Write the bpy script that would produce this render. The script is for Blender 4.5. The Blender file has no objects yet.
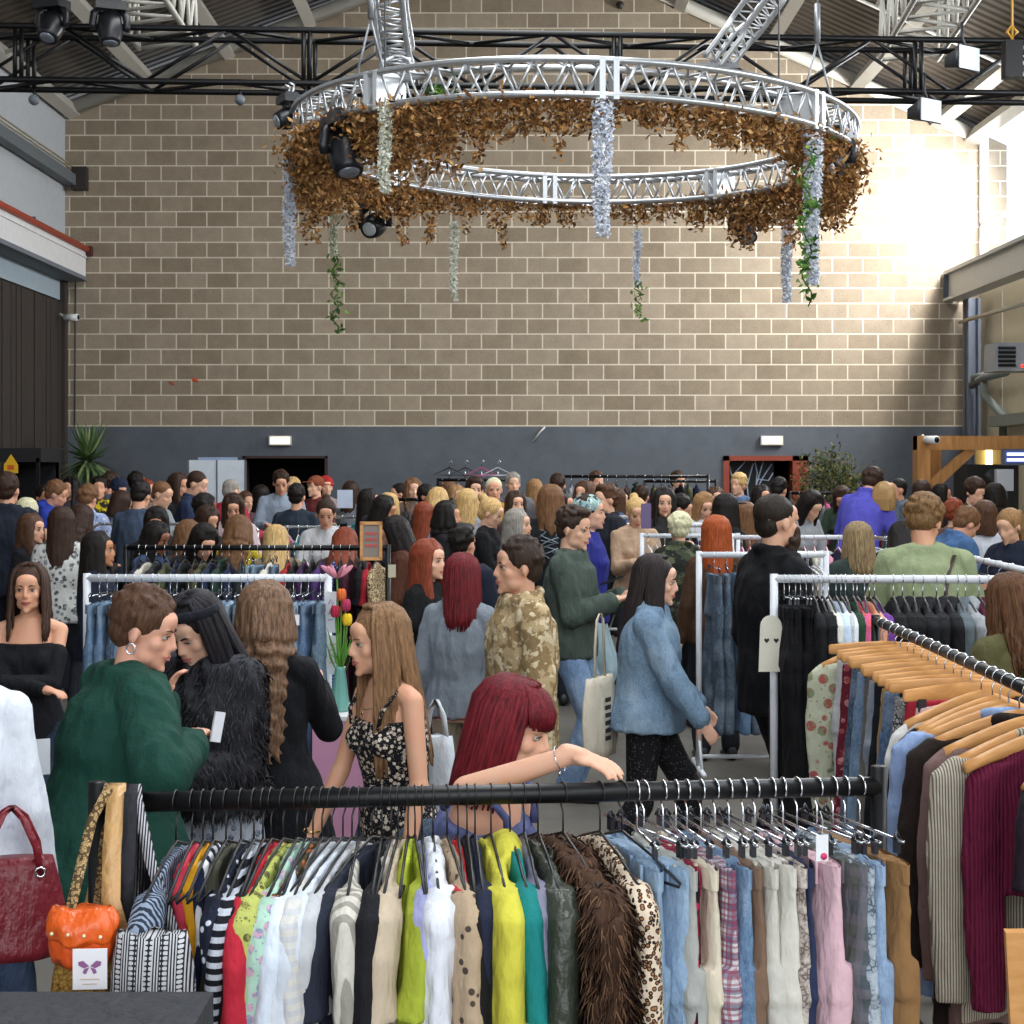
import bpy, bmesh, math, random
from math import sin, cos, pi, radians as rad, sqrt
from mathutils import Vector, Matrix, Euler, noise
R = random.Random(11)
F, HC, HY = 1600.0, 1.95, 470.0
SC = bpy.context.scene
COL = SC.collection
V = Vector
def P(px, py, d):
    """point seen at pixel (px,py) at distance d from the camera"""
    return V(((px-512)/F*d, d, HC-(py-HY)/F*d))
def lin(c): return c/12.92 if c <= .04045 else ((c+.055)/1.055)**2.4
def C(h): return tuple(lin(int(h[i:i+2], 16)/255) for i in (0, 2, 4))+(1,)

# ------------------------------------------------------------ mesh builder
class MB:
    def __init__(s): s.v = []; s.f = []; s.m = []; s.sm = []
    def add(s, vs, fs, mi=0, smooth=True):
        b = len(s.v); s.v += [tuple(v) for v in vs]
        for f in fs: s.f.append([b+i for i in f]); s.m.append(mi); s.sm.append(smooth)
        return s
    def box(s, c, size, rot=None, mi=0):
        x, y, z = [k/2 for k in size]
        vs = [V((a*x, b*y, d*z)) for a in (-1, 1) for b in (-1, 1) for d in (-1, 1)]
        if rot is not None:
            M = rot if isinstance(rot, Matrix) else Euler(rot).to_matrix()
            vs = [M@v for v in vs]
        c = V(c)
        return s.add([v+c for v in vs], [(0,1,3,2),(4,6,7,5),(0,4,5,1),(2,3,7,6),(0,2,6,4),(1,5,7,3)], mi, False)
    def bbox(s, a, b, mi=0):
        return s.box([(a[i]+b[i])/2 for i in range(3)], [abs(b[i]-a[i]) for i in range(3)], None, mi)
    def tube(s, pts, r, n=8, closed=False, mi=0, flat=1.0, up=None, cap=True):
        pts = [V(p) for p in pts]; N = len(pts)
        rs = r if isinstance(r, (list, tuple)) else [r]*N
        vs = []; ref = V(up) if up else None
        for i, p in enumerate(pts):
            if closed: t = pts[(i+1) % N]-pts[i-1]
            else: t = pts[min(i+1, N-1)]-pts[max(i-1, 0)]
            if t.length < 1e-9: t = V((0, 0, 1))
            t.normalize()
            if ref is None: ref = V((0, 0, 1)) if abs(t.z) < .9 else V((1, 0, 0))
            a = ref-t*ref.dot(t)
            if a.length < 1e-6: a = t.orthogonal()
            a.normalize()
            if not up: ref = a
            b = t.cross(a)
            for k in range(n):
                w = 2*pi*k/n
                vs.append(p+a*(rs[i]*cos(w)*flat)+b*(rs[i]*sin(w)))
        fs = []
        for i in range(N if closed else N-1):
            j = (i+1) % N
            for k in range(n):
                l = (k+1) % n
                fs.append((i*n+k, i*n+l, j*n+l, j*n+k))
        if cap and not closed:
            fs.append(tuple(range(n-1, -1, -1))); fs.append(tuple((N-1)*n+k for k in range(n)))
        return s.add(vs, fs, mi)
    def cyl(s, a, b, r, n=10, mi=0, r2=None): return s.tube([a, b], [r, r if r2 is None else r2], n, mi=mi)
    def ell(s, c, r, seg=14, rings=9, mi=0, M=None):
        vs = []; c = V(c)
        if not isinstance(r, (tuple, list)): r = (r, r, r)
        for j in range(1, rings):
            ph = pi*j/rings
            for i in range(seg):
                th = 2*pi*i/seg
                vs.append(V((r[0]*sin(ph)*cos(th), r[1]*sin(ph)*sin(th), r[2]*cos(ph))))
        vs += [V((0, 0, r[2])), V((0, 0, -r[2]))]
        if M is not None: vs = [M@v for v in vs]
        vs = [v+c for v in vs]; fs = []; T = len(vs)-2
        for j in range(rings-2):
            for i in range(seg):
                k = (i+1) % seg
                fs.append((j*seg+i, j*seg+seg+i, j*seg+seg+k, j*seg+k))
        for i in range(seg):
            k = (i+1) % seg
            fs.append((T, i, k)); fs.append((T+1, (rings-2)*seg+k, (rings-2)*seg+i))
        return s.add(vs, fs, mi)
    def cap(s, a, b, ra, rb, n=12, mi=0):
        """tapered capsule"""
        a = V(a); b = V(b); t = b-a; L = t.length or 1e-6; t = t/L
        pts = []; rs = []
        for k in range(4):
            w = pi/2*(1-k/4); pts.append(a-t*(ra*sin(w))); rs.append(max(ra*cos(w), ra*.05))
        pts += [a, b]; rs += [ra, rb]
        for k in range(1, 5):
            w = pi/2*k/4; pts.append(b+t*(rb*sin(w))); rs.append(max(rb*cos(w), rb*.05))
        return s.tube(pts, rs, n, mi=mi)
    def loft(s, rings, closed=True, cap=True, mi=0):
        n = len(rings[0]); vs = [v for r in rings for v in r]; fs = []
        for i in range(len(rings)-1):
            for k in range(n if closed else n-1):
                l = (k+1) % n
                fs.append((i*n+k, i*n+l, i*n+n+l, i*n+n+k))
        if cap and closed:
            fs.append(tuple(range(n-1, -1, -1))); fs.append(tuple((len(rings)-1)*n+k for k in range(n)))
        return s.add(vs, fs, mi)
    def quad(s, a, b, c, d, mi=0): return s.add([a, b, c, d], [(0, 1, 2, 3)], mi, False)
    def mesh(s, name):
        me = bpy.data.meshes.new(name); me.from_pydata(s.v, [], s.f)
        me.polygons.foreach_set('material_index', s.m); me.polygons.foreach_set('use_smooth', s.sm)
        me.update(); return me
    def build(s, name, mats, parent=None, **kw):
        return obj(name, s.mesh(name), mats, parent, **kw)

def obj(name, me, mats=None, parent=None, loc=None, rot=None):
    if mats is not None and len(me.materials) == 0:
        for m in (mats if isinstance(mats, (list, tuple)) else [mats]): me.materials.append(m)
    o = bpy.data.objects.new(name, me); COL.objects.link(o)
    if parent is not None: o.parent = parent
    if loc is not None: o.location = loc
    if rot is not None: o.rotation_euler = rot
    return o
LABELS = {}; RAILS = {}
def tag(o, label=None, cat=None, group=None, kind=None):
    if label:
        n = len(label.split())
        if not (4 <= n <= 16): print('LABEL LENGTH', n, label)
        if label in LABELS: print('DUP LABEL', label)
        LABELS[label] = 1
        o['label'] = label
    if cat: o['category'] = cat
    if group: o['group'] = group
    if kind: o['kind'] = kind
    return o
def empty(name, loc=(0, 0, 0), rz=0, label=None, cat=None, group=None):
    o = bpy.data.objects.new(name, None); COL.objects.link(o)
    o.empty_display_size = .1; o.location = loc; o.rotation_euler = (0, 0, rz)
    return tag(o, label, cat, group)
def struct(name, mb, mats, parent=None):
    o = mb.build(name, mats, parent)
    if parent is None: o['kind'] = 'structure'
    return o
KIDS = {}
def copy_tree(o, parent=None):
    c = o.copy(); COL.objects.link(c)
    if parent is not None: c.parent = parent
    for k in KIDS.get(o.name, []) or [x for x in o.children]: copy_tree(k, c)
    return c
def evalmesh(ob):
    dg = bpy.context.evaluated_depsgraph_get(); dg.update()
    return bpy.data.meshes.new_from_object(ob.evaluated_get(dg))
def remesh(mb, voxel, smooth=3, fac=.5, wr=0, wrs=8, seed=0, name='body'):
    """fuse overlapping closed volumes into one continuous surface"""
    me = mb.mesh('tmp'); o = bpy.data.objects.new('tmp', me); COL.objects.link(o)
    m = o.modifiers.new('r', 'REMESH'); m.mode = 'VOXEL'; m.voxel_size = voxel; m.adaptivity = 0
    if smooth:
        s = o.modifiers.new('s', 'SMOOTH'); s.factor = fac; s.iterations = smooth
    bpy.context.view_layer.update()
    e = evalmesh(o); bpy.data.objects.remove(o); bpy.data.meshes.remove(me); e.name = name
    if wr:
        off = V((seed*3.1, seed*1.7, 0))
        nn = [v.normal.copy() for v in e.vertices]
        for v, n in zip(e.vertices, nn):
            p = v.co
            k = noise.noise(V((p.x*wrs*1.5, p.y*wrs*1.5, p.z*wrs*.55))+off)
            k2 = noise.noise(V((p.x*wrs*3, p.y*wrs*3, p.z*wrs*1.6))+off)
            v.co = p+n*(wr*(1-2*abs(k))*.8+wr*.4*k2)
    e.polygons.foreach_set('use_smooth', [True]*len(e.polygons)); e.update()
    return e

# ------------------------------------------------------------ materials
MC = {}
def nt(name, rough=.8, metal=0, spec=.5):
    m = bpy.data.materials.new(name); m.use_nodes = True
    b = m.node_tree.nodes['Principled BSDF']
    b.inputs['Roughness'].default_value = rough; b.inputs['Metallic'].default_value = metal
    b.inputs['Specular IOR Level'].default_value = spec
    return m, m.node_tree, b
def N(t, k, **kw):
    n = t.nodes.new(k)
    for a, v in kw.items():
        if a in n.inputs.keys() if hasattr(n.inputs, 'keys') else False: n.inputs[a].default_value = v
        else: setattr(n, a, v)
    return n
def coords(t, sc=(1, 1, 1), rot=(0, 0, 0)):
    tc = t.nodes.new('ShaderNodeTexCoord'); mp = t.nodes.new('ShaderNodeMapping')
    mp.inputs['Scale'].default_value = sc; mp.inputs['Rotation'].default_value = rot
    t.links.new(tc.outputs['Object'], mp.inputs[0]); return mp.outputs[0]
def mix(t, fac, a, b, mode='MIX'):
    n = t.nodes.new('ShaderNodeMix'); n.data_type = 'RGBA'; n.blend_type = mode
    for s, v in ((0, fac), (6, a), (7, b)):
        if isinstance(v, (int, float, tuple)): n.inputs[s].default_value = v
        else: t.links.new(v, n.inputs[s])
    return n.outputs[2]
def ramp(t, src, stops, const=False):
    n = t.nodes.new('ShaderNodeValToRGB')
    if const: n.color_ramp.interpolation = 'CONSTANT'
    e = n.color_ramp.elements
    while len(e) < len(stops): e.new(.5)
    for k, (p, c) in zip(e, stops): k.position = p; k.color = c if isinstance(c, tuple) else C(c)
    t.links.new(src, n.inputs[0]); return n.outputs[0]
def bump(t, b, h, strength=.3, dist=.01):
    n = t.nodes.new('ShaderNodeBump'); n.inputs['Strength'].default_value = strength
    n.inputs['Distance'].default_value = dist
    t.links.new(h, n.inputs['Height']); t.links.new(n.outputs[0], b.inputs['Normal'])
def tn(t, co, scale, detail=3, rough=.6):
    n = t.nodes.new('ShaderNodeTexNoise'); n.inputs['Scale'].default_value = scale
    n.inputs['Detail'].default_value = detail; n.inputs['Roughness'].default_value = rough
    t.links.new(co, n.inputs['Vector']); return n
def sh(c, f): return tuple(min(1, k*f) for k in c[:3])+(1,)

def plain(hexc, rough=.5, metal=0, spec=.5, emit=0):
    k = ('p', hexc, rough, metal, spec, emit)
    if k in MC: return MC[k]
    m, t, b = nt('paint_'+hexc, rough, metal, spec)
    b.inputs['Base Color'].default_value = C(hexc)
    if emit:
        b.inputs['Emission Color'].default_value = C(hexc); b.inputs['Emission Strength'].default_value = emit
    else:
        co = coords(t); n = tn(t, co, 9, 4)
        t.links.new(mix(t, n.outputs[0], sh(C(hexc), .88), sh(C(hexc), 1.1)), b.inputs['Base Color'])
    MC[k] = m; return m
def cloth(hexc, pat='plain', h2='ffffff', h3='000000', sc=1.0, rough=.85, spec=.25):
    """woven / knitted / printed fabric, pattern in object space"""
    k = ('c', hexc, pat, h2, h3, sc, rough)
    if k in MC: return MC[k]
    m, t, b = nt('fabric_'+hexc+'_'+pat, rough, 0, spec)
    a, c2, c3 = C(hexc), C(h2), C(h3)
    co = coords(t); L = t.links.new
    n1 = tn(t, co, 14*sc, 3); fine = tn(t, co, 260, 2)
    base = mix(t, n1.outputs[0], sh(a, .82), sh(a, 1.16)); out = base
    bh = fine.outputs[0]; bs = .15
    def wave(scale, rot=(0, 0, 0), dist=0, d='X', prof='SIN'):
        w = t.nodes.new('ShaderNodeTexWave'); w.bands_direction = d; w.wave_profile = prof
        w.inputs['Scale'].default_value = scale; w.inputs['Distortion'].default_value = dist
        w.inputs['Detail'].default_value = 2
        L(coords(t, rot=rot), w.inputs[0]); return w.outputs[1]
    def vor(scale, feat='F1', rnd=1):
        v = t.nodes.new('ShaderNodeTexVoronoi'); v.feature = feat; v.inputs['Scale'].default_value = scale
        v.inputs['Randomness'].default_value = rnd; L(co, v.inputs['Vector']); return v
    if pat == 'denim':
        n2 = tn(t, coords(t, (1, 1, .5)), 150, 3, .7)
        f = ramp(t, n2.outputs[0], [(.3, (0, 0, 0, 1)), (.75, (1, 1, 1, 1))])
        out = mix(t, f, sh(a, .75), mix(t, .35, a, c2)); n3 = tn(t, co, 5, 2)
        f3 = ramp(t, n3.outputs[0], [(.5, (0, 0, 0, 1)), (.75, (.55, .55, .55, 1))])
        out = mix(t, f3, out, c2); bs = .25; bh = wave(300, (0, 0, .7))
    elif pat == 'stripe':      # vertical stripes
        w = wave(14*sc); out = mix(t, ramp(t, w, [(.5, (0, 0, 0, 1)), (.56, (1, 1, 1, 1))]), base, c2)
    elif pat == 'hstripe':
        w = wave(14*sc, d='Z'); out = mix(t, ramp(t, w, [(.5, (0, 0, 0, 1)), (.56, (1, 1, 1, 1))]), base, c2)
    elif pat == 'knit':
        w = wave(34*sc, dist=1.5); bh = w; bs = .6; out = mix(t, w, sh(a, .7), sh(a, 1.15))
    elif pat == 'plaid':
        for ax, s1, cc in (('X', 7, c2), ('Z', 7, c2), ('X', 23, c3), ('Z', 19, c3)):
            w = wave(s1*sc, d=ax, prof='SIN')
            out = mix(t, ramp(t, w, [(.6, (0, 0, 0, 1)), (.66, (.6, .6, .6, 1))]), out, cc)
    elif pat == 'leopard':
        v = vor(75*sc); f = ramp(t, v.outputs['Distance'], [(0, '9a6b45'), (.28, '9a6b45'), (.3, h3), (.48, h3), (.52, hexc), (1, hexc)])
        out = f
    elif pat == 'dots':
        v = vor(40*sc); out = mix(t, ramp(t, v.outputs['Distance'], [(.0, (1, 1, 1, 1)), (.22, (1, 1, 1, 1)), (.27, (0, 0, 0, 1))]), base, c2)
    elif pat == 'floral':
        v = vor(26*sc); g = ramp(t, v.outputs['Distance'], [(.0, (1, 1, 1, 1)), (.36, (1, 1, 1, 1)), (.42, (0, 0, 0, 1))])
        n2 = tn(t, co, 30*sc, 3, .7); sel = ramp(t, n2.outputs[0], [(.48, h2), (.54, h3)])
        out = mix(t, g, base, sel)
        v2 = vor(60*sc); g2 = ramp(t, v2.outputs['Distance'], [(.0, (1, 1, 1, 1)), (.16, (1, 1, 1, 1)), (.2, (0, 0, 0, 1))])
        out = mix(t, g2, out, c3)
    elif pat == 'snake':
        v = vor(60*sc, 'DISTANCE_TO_EDGE'); n2 = tn(t, co, 25*sc, 4)
        f = ramp(t, v.outputs['Distance'], [(.0, h3), (.08, h3), (.16, hexc), (1, hexc)])
        out = mix(t, ramp(t, n2.outputs[0], [(.45, (0, 0, 0, 1)), (.6, (1, 1, 1, 1))]), f, c2)
    elif pat == 'swirl':
        w = wave(16*sc, dist=7); out = mix(t, ramp(t, w, [(.5, (0, 0, 0, 1)), (.6, (1, 1, 1, 1))]), base, c2)
    elif pat == 'camo':
        n2 = tn(t, co, 9*sc, 4, .6); n3 = tn(t, coords(t, rot=(1, 2, 3)), 13*sc, 4, .6)
        out = mix(t, ramp(t, n2.outputs[0], [(.47, (0, 0, 0, 1)), (.5, (1, 1, 1, 1))]), base, c2)
        out = mix(t, ramp(t, n3.outputs[0], [(.54, (0, 0, 0, 1)), (.57, (1, 1, 1, 1))]), out, c3)
    elif pat == 'aztec':
        w = wave(11*sc); w2 = wave(22*sc, (0, .6, 0), d='Z'); w3 = wave(22*sc, (0, -.6, 0), d='Z')
        mul = mix(t, 1.0, w2, w3, 'DIFFERENCE')
        g = mix(t, ramp(t, w, [(.4, (0, 0, 0, 1)), (.45, (1, 1, 1, 1))]), ramp(t, mul, [(.3, (0, 0, 0, 1)), (.4, (1, 1, 1, 1))]), wave(60*sc))
        out = mix(t, ramp(t, g, [(.5, (0, 0, 0, 1)), (.55, (1, 1, 1, 1))]), a, c2)
    elif pat == 'sequin':
        v = vor(140); out = mix(t, v.outputs['Distance'], c2, a); bh = v.outputs['Distance']; bs = .9
        b.inputs['Metallic'].default_value = .7
    elif pat == 'leather':
        b.inputs['Roughness'].default_value = .4; b.inputs['Specular IOR Level'].default_value = .5
        v = vor(160); bh = v.outputs['Distance']; bs = .15
    elif pat == 'satin':
        b.inputs['Roughness'].default_value = .35; b.inputs['Specular IOR Level'].default_value = .6
    elif pat == 'colorblock':   # hexc top, h2 band, h3 hem along z
        s = t.nodes.new('ShaderNodeSeparateXYZ'); L(co, s.inputs[0])
        mr = t.nodes.new('ShaderNodeMapRange'); mr.inputs[1].default_value = -.9; mr.inputs[2].default_value = 0
        L(s.outputs[2], mr.inputs[0])
        out = ramp(t, mr.outputs[0], [(0, '15171d'), (.47, h3), (.5, h2), (.60, hexc)], True)
    L(out, b.inputs['Base Color'])
    w = t.nodes.new('ShaderNodeBump'); w.inputs['Strength'].default_value = bs; w.inputs['Distance'].default_value = .004
    L(bh, w.inputs['Height'])
    w2 = t.nodes.new('ShaderNodeBump'); w2.inputs['Strength'].default_value = .8; w2.inputs['Distance'].default_value = .022
    cr = tn(t, coords(t, (1, 1, .45)), 22, 3, .55)
    L(cr.outputs[0], w2.inputs['Height']); L(w.outputs[0], w2.inputs['Normal']); L(w2.outputs[0], b.inputs['Normal'])
    MC[k] = m; return m
def skin(hexc):
    k = ('s', hexc)
    if k in MC: return MC[k]
    m, t, b = nt('skin_'+hexc, .5, 0, .4); co = coords(t)
    n = tn(t, co, 12, 3); c = C(hexc)
    red = (min(1, c[0]*1.05), c[1]*.82, c[2]*.78, 1)
    t.links.new(mix(t, ramp(t, n.outputs[0], [(.35, (0, 0, 0, 1)), (.75, (.6, .6, .6, 1))]), c, red), b.inputs['Base Color'])
    b.inputs['Subsurface Weight'].default_value = .12; b.inputs['Subsurface Radius'].default_value = (.02, .008, .004)
    b.inputs['Subsurface Scale'].default_value = .5
    bump(t, b, tn(t, co, 300, 2).outputs[0], .06, .002)
    MC[k] = m; return m
def hairm(hexc, h2=None):
    k = ('h', hexc, h2)
    if k in MC: return MC[k]
    m, t, b = nt('hair_'+hexc, .5, 0, .22); c = C(hexc); c2 = C(h2) if h2 else sh(c, 1.7)
    co = coords(t, (1, 1, .12)); n = tn(t, co, 110, 4, .7)
    t.links.new(mix(t, ramp(t, n.outputs[0], [(.3, (0, 0, 0, 1)), (.72, (1, 1, 1, 1))]), sh(c, .55), c2), b.inputs['Base Color'])
    bump(t, b, n.outputs[0], .8, .006)
    MC[k] = m; return m
# ------------------------------------------------------------ setting
YB = 23.7; XL = -6.62; XR = 6.93; ZL = 7.36; ZR = 6.96; XA, ZA = .27, 9.99; YF = -5.0
def m_block():
    m, t, b = nt('blockwork', .92, 0, .2); L = t.links.new
    tc = t.nodes.new('ShaderNodeTexCoord'); s = t.nodes.new('ShaderNodeSeparateXYZ'); c = t.nodes.new('ShaderNodeCombineXYZ')
    L(tc.outputs['Object'], s.inputs[0]); L(s.outputs[0], c.inputs[0])
    ad = t.nodes.new('ShaderNodeMath'); ad.operation = 'ADD'; ad.inputs[1].default_value = -2.575+.225*20
    L(s.outputs[2], ad.inputs[0]); L(ad.outputs[0], c.inputs[1])
    br = t.nodes.new('ShaderNodeTexBrick'); L(c.outputs[0], br.inputs[0])
    for k, v in (('Scale', 1), ('Mortar Size', .011), ('Mortar Smooth', .3), ('Bias', 0), ('Brick Width', .452), ('Row Height', .2265)):
        br.inputs[k].default_value = v
    br.inputs['Color1'].default_value = C('998d7c'); br.inputs['Color2'].default_value = C('b0a494'); br.inputs['Mortar'].default_value = C('ddd5c6')
    n = tn(t, tc.outputs['Object'], 3, 6, .75); n2 = tn(t, tc.outputs['Object'], 40, 4, .7)
    o = mix(t, .5, br.outputs[0], ramp(t, n.outputs[0], [(.3, '6a6056'), (.7, 'c0b5a4')]), 'SOFT_LIGHT')
    o = mix(t, .35, o, ramp(t, n2.outputs[0], [(.3, '555555'), (.7, 'bbbbbb')]), 'SOFT_LIGHT')
    n3 = tn(t, tc.outputs['Object'], 2.3, 5, .8)
    dirt = ramp(t, n3.outputs[0], [(.62, (0, 0, 0, 1)), (.74, (.35, .35, .35, 1))])
    o = mix(t, dirt, o, C('6f614f'))
    L(o, b.inputs['Base Color']); bump(t, b, br.outputs[1], -.6, .01); return m
def m_noise(hexa, hexb, sc=3, rough=.8, bmp=.1, stretch=(1, 1, 1)):
    m, t, b = nt('surface_'+hexa, rough, 0, .3); co = coords(t, stretch)
    n = tn(t, co, sc, 6, .65)
    t.links.new(mix(t, ramp(t, n.outputs[0], [(.3, (0, 0, 0, 1)), (.7, (1, 1, 1, 1))]), C(hexa), C(hexb)), b.inputs['Base Color'])
    bump(t, b, n.outputs[0], bmp, .01); return m
def m_corr():
    m, t, b = nt('corrugated_roof', .6, 0, .3)
    w = t.nodes.new('ShaderNodeTexWave'); w.bands_direction = 'Y'; w.inputs['Scale'].default_value = 1.6
    t.links.new(coords(t), w.inputs[0])
    t.links.new(mix(t, w.outputs[1], C('3a332c'), C('574e44')), b.inputs['Base Color']); bump(t, b, w.outputs[1], .8, .03); return m
M_BLOCK = m_block(); M_DADO = m_noise('555a61', '63686f', 2.5, .7)
M_ROOF = m_corr(); M_STEEL = plain('b4b0a6', .5); M_WHITE = plain('dcdcdc', .45); M_BLK = plain('0b0b0d', .4, 0, .35)
M_FLOOR = m_noise('57544e', '6d6962', 1.6, .75)
M_WOODT = m_noise('9a6a3c', 'bf8a52', 6, .6, .15, (3, 3, .4)); M_DARKT = m_noise('2c2724', '463e39', 8, .7, .2, (8, 8, .15))
M_ALU = plain('c2c4c6', .3, .75); M_CHROME = plain('dfe2e6', .15, 1.0); M_RED = plain('8a2f22', .5)
M_GREYW = plain('aeb2b6', .7); M_BEIGE = plain('c2b69b', .8); M_GREY = plain('6a7078', .6)
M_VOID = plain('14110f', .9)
# floor
struct('floor', MB().bbox((-9, YF, -.12), (9, YB+.35, 0)), M_FLOOR)
# back wall with two door openings; block above, painted dado below
def pxw(px): return (px-512)/67.5
def pzw(py): return HC+(470-py)/67.5
DZ = 2.59; LD = (pxw(243), pxw(328)); RD = (pxw(723), pxw(808)); DH = 2.16
w = MB()
for z0, z1, mi in ((DZ, 99, 0), (DH, DZ, 1)):
    if z1 == 99:
        for yy in (YB,):
            pts = [(XL-.4, ZL-.15), (XA, ZA), (XR+.4, ZR-.2)]
            ring = [(XL-.4, DZ)]+pts+[(XR+.4, DZ)]
            w.add([(x, YB, z) for x, z in ring]+[(x, YB+.3, z) for x, z in ring],
                  [(0, 4, 3, 2, 1), (5, 6, 7, 8, 9)]+[(i, (i+1) % 5, 5+(i+1) % 5, 5+i) for i in range(5)], 0, False)
    else: w.bbox((XL-.4, YB, z0), (XR+.4, YB+.3, z1), mi)
xs = [XL-.4, LD[0], LD[1], RD[0], RD[1], XR+.4]
for a, b_ in ((0, 1), (2, 3), (4, 5)): w.bbox((xs[a], YB, 0), (xs[b_], YB+.3, DH), 1)
struct('wall_back', w, [M_BLOCK, M_DADO])
# dark rooms behind the doors
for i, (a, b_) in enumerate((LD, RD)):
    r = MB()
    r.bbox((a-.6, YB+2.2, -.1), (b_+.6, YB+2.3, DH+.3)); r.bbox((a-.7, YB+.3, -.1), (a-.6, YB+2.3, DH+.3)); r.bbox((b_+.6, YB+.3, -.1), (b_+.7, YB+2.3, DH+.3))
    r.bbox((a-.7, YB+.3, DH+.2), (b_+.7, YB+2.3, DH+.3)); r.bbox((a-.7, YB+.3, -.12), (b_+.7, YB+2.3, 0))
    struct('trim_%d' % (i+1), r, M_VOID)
    d = MB(); t_ = .09 if i else .045
    d.bbox((a, YB-.03, 0), (a+t_, YB+.32, DH)); d.bbox((b_-t_*(2.6 if i else 1), YB-.03, 0), (b_, YB+.32, DH)); d.bbox((a, YB-.03, DH-t_*.8), (b_, YB+.32, DH))
    struct('door_%d' % (i+1), d, plain('8c3a25' if i else '3a2320', .5))
# left wall: white cladding over a beam, glazing strip and dark timber sliding door below
lw = MB(); lw.bbox((XL-.3, YF, 5.25), (XL, YB, ZL+.2), 0)
lw.bbox((XL-.3, YF, 0), (XL-.06, YB, 4.75), 1)
for k in range(150):
    y0 = YF+k*.2
    if y0 > YB-.2: break
    lw.bbox((XL-.06, y0+.01, 0), (XL+R.uniform(-.02, .0), y0+.19, 4.42), 1)
lw.bbox((XL-.08, YB-.16, 0), (XL+.04, YB, 4.8), 1)
struct('wall_left', lw, [M_GREYW, M_DARKT])
gl, tg, bg = nt('window_glass', .1, 0, .5); bg.inputs['Base Color'].default_value = C('b9cdd8'); bg.inputs['Transmission Weight'].default_value = .8; bg.inputs['Roughness'].default_value = .4
o = struct('window_1', MB().bbox((XL-.05, YF, 4.45), (XL-.02, YB-.2, 4.74)), plain('a9b9c4', .4))
b1 = MB()
b1.bbox((XL, YF, 4.80), (XL+.32, YB-.05, 5.08), 0); b1.bbox((XL-.02, YF, 4.74), (XL+.34, YB-.05, 4.80), 1); b1.bbox((XL-.3, YF, 5.08), (XL+.34, YB-.05, 5.25), 0)
struct('trim_3', b1, [M_WHITE, M_GREY])
t = empty('service_pipe', (XL+.36, 10, 5.2), 0, 'red painted service pipe running along the left wall beam', 'pipe')
MB().cyl((0, -8, 0), (0, 13.55, 0), .045, 10).build('pipe_run', plain('b5482e', .5), t)
pb = MB(); pb.box((0, 13.62, -.02), (.12, .12, .14)); pb.build('end_cap', plain('4a1f18', .6), t)
pc = MB()
for k in range(12): pc.box((-.02, -7+k*1.8, .05), (.06, .03, .05))
pc.build('clips', M_GREY, t)
t = empty('cable_tray', (XL+.14, 12, 6.3), 0, 'grey cable tray with conduits high on the left wall', 'cable tray')
MB().bbox((-.09, -9, -.16), (.06, 11.6, 0)).build('tray', plain('5d6468', .6), t)
ct = MB()
for k in range(3): ct.cyl((.0, -9, .03+.05*k), (.0, 11.5, .03+.05*k), .014, 6)
ct.build('conduit', plain('b3a98e', .5), t)
MB().box((.1, 11.62, -.05), (.22, .14, .34)).build('end_box', plain('2e2622', .6), t)
cb = MB(); cb.tube([(pxw(75), YB-.02, 2.6), (pxw(75)+.01, YB-.02, 3.5), (pxw(76), YB-.02, 4.8)], .012, 6)
tag(cb.build('cable', plain('40434a', .6)), 'thin dark cable running down the block wall at its left end', 'cable')
# right wall
rw = MB(); GZ0, GZ1 = 5.0, 6.9
rw.bbox((XR, YF, 0), (XR+.3, YB, 4.55), 0)
rw.bbox((XR, YF, 4.55), (XR+.3, YB, GZ0), 1)
rw.bbox((XR, YF, GZ1), (XR+.05, YB, ZR+.02), 1)
for y in (22.6, 20.0, 17.4): rw.bbox((XR-.01, y, 2.2), (XR+.01, y+.03, 4.5), 1)
struct('wall_right', rw, [M_BEIGE, M_STEEL])
wf = MB(); y = YB-.02; k = 0
while y > YF:
    wf.bbox((XR-.02, y-.08, GZ0), (XR+.10, y, GZ1)); y -= 2.2
wf.bbox((XR-.02, YF, GZ0-.06), (XR+.1, YB, GZ0+.02)); wf.bbox((XR-.02, YF, GZ1-.02), (XR+.1, YB, GZ1+.06))
wf.bbox((XR-.02, YF, 5.55), (XR+.08, YB, 5.6))
struct('window_2', wf, plain('dfe1e2', .4))
gm, tg, bg = nt('clear_glass', .0, 0, .5); tp = tg.nodes.new('ShaderNodeBsdfTransparent'); tp.inputs[0].default_value = (.95, .97, 1, 1)
gs = tg.nodes.new('ShaderNodeBsdfGlossy'); gs.inputs['Roughness'].default_value = .02; mx = tg.nodes.new('ShaderNodeMixShader'); mx.inputs[0].default_value = .06
tg.links.new(tp.outputs[0], mx.inputs[1]); tg.links.new(gs.outputs[0], mx.inputs[2]); tg.links.new(mx.outputs[0], tg.nodes['Material Output'].inputs[0])
struct('window_3', MB().bbox((XR+.03, YF, GZ0), (XR+.04, YB, GZ1)), gm)
b2 = MB(); bx0, bx1 = 6.45, 6.85; zb0, zb1 = 4.46, 4.86
b2.bbox((bx0, YF, zb0), (bx0+.03, YB-.04, zb1), 0); b2.bbox((bx0-.08, YF, zb1-.03), (bx0+.18, YB-.04, zb1+.02), 0); b2.bbox((bx0-.08, YF, zb0-.02), (bx0+.18, YB-.04, zb0+.02), 0)
b2.bbox((bx0-.07, YB-.06, zb0), (bx0+.1, YB-.03, zb1), 1)
struct('trim_4', b2, [plain('b4b4b0', .5), plain('50555c', .5)])
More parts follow.
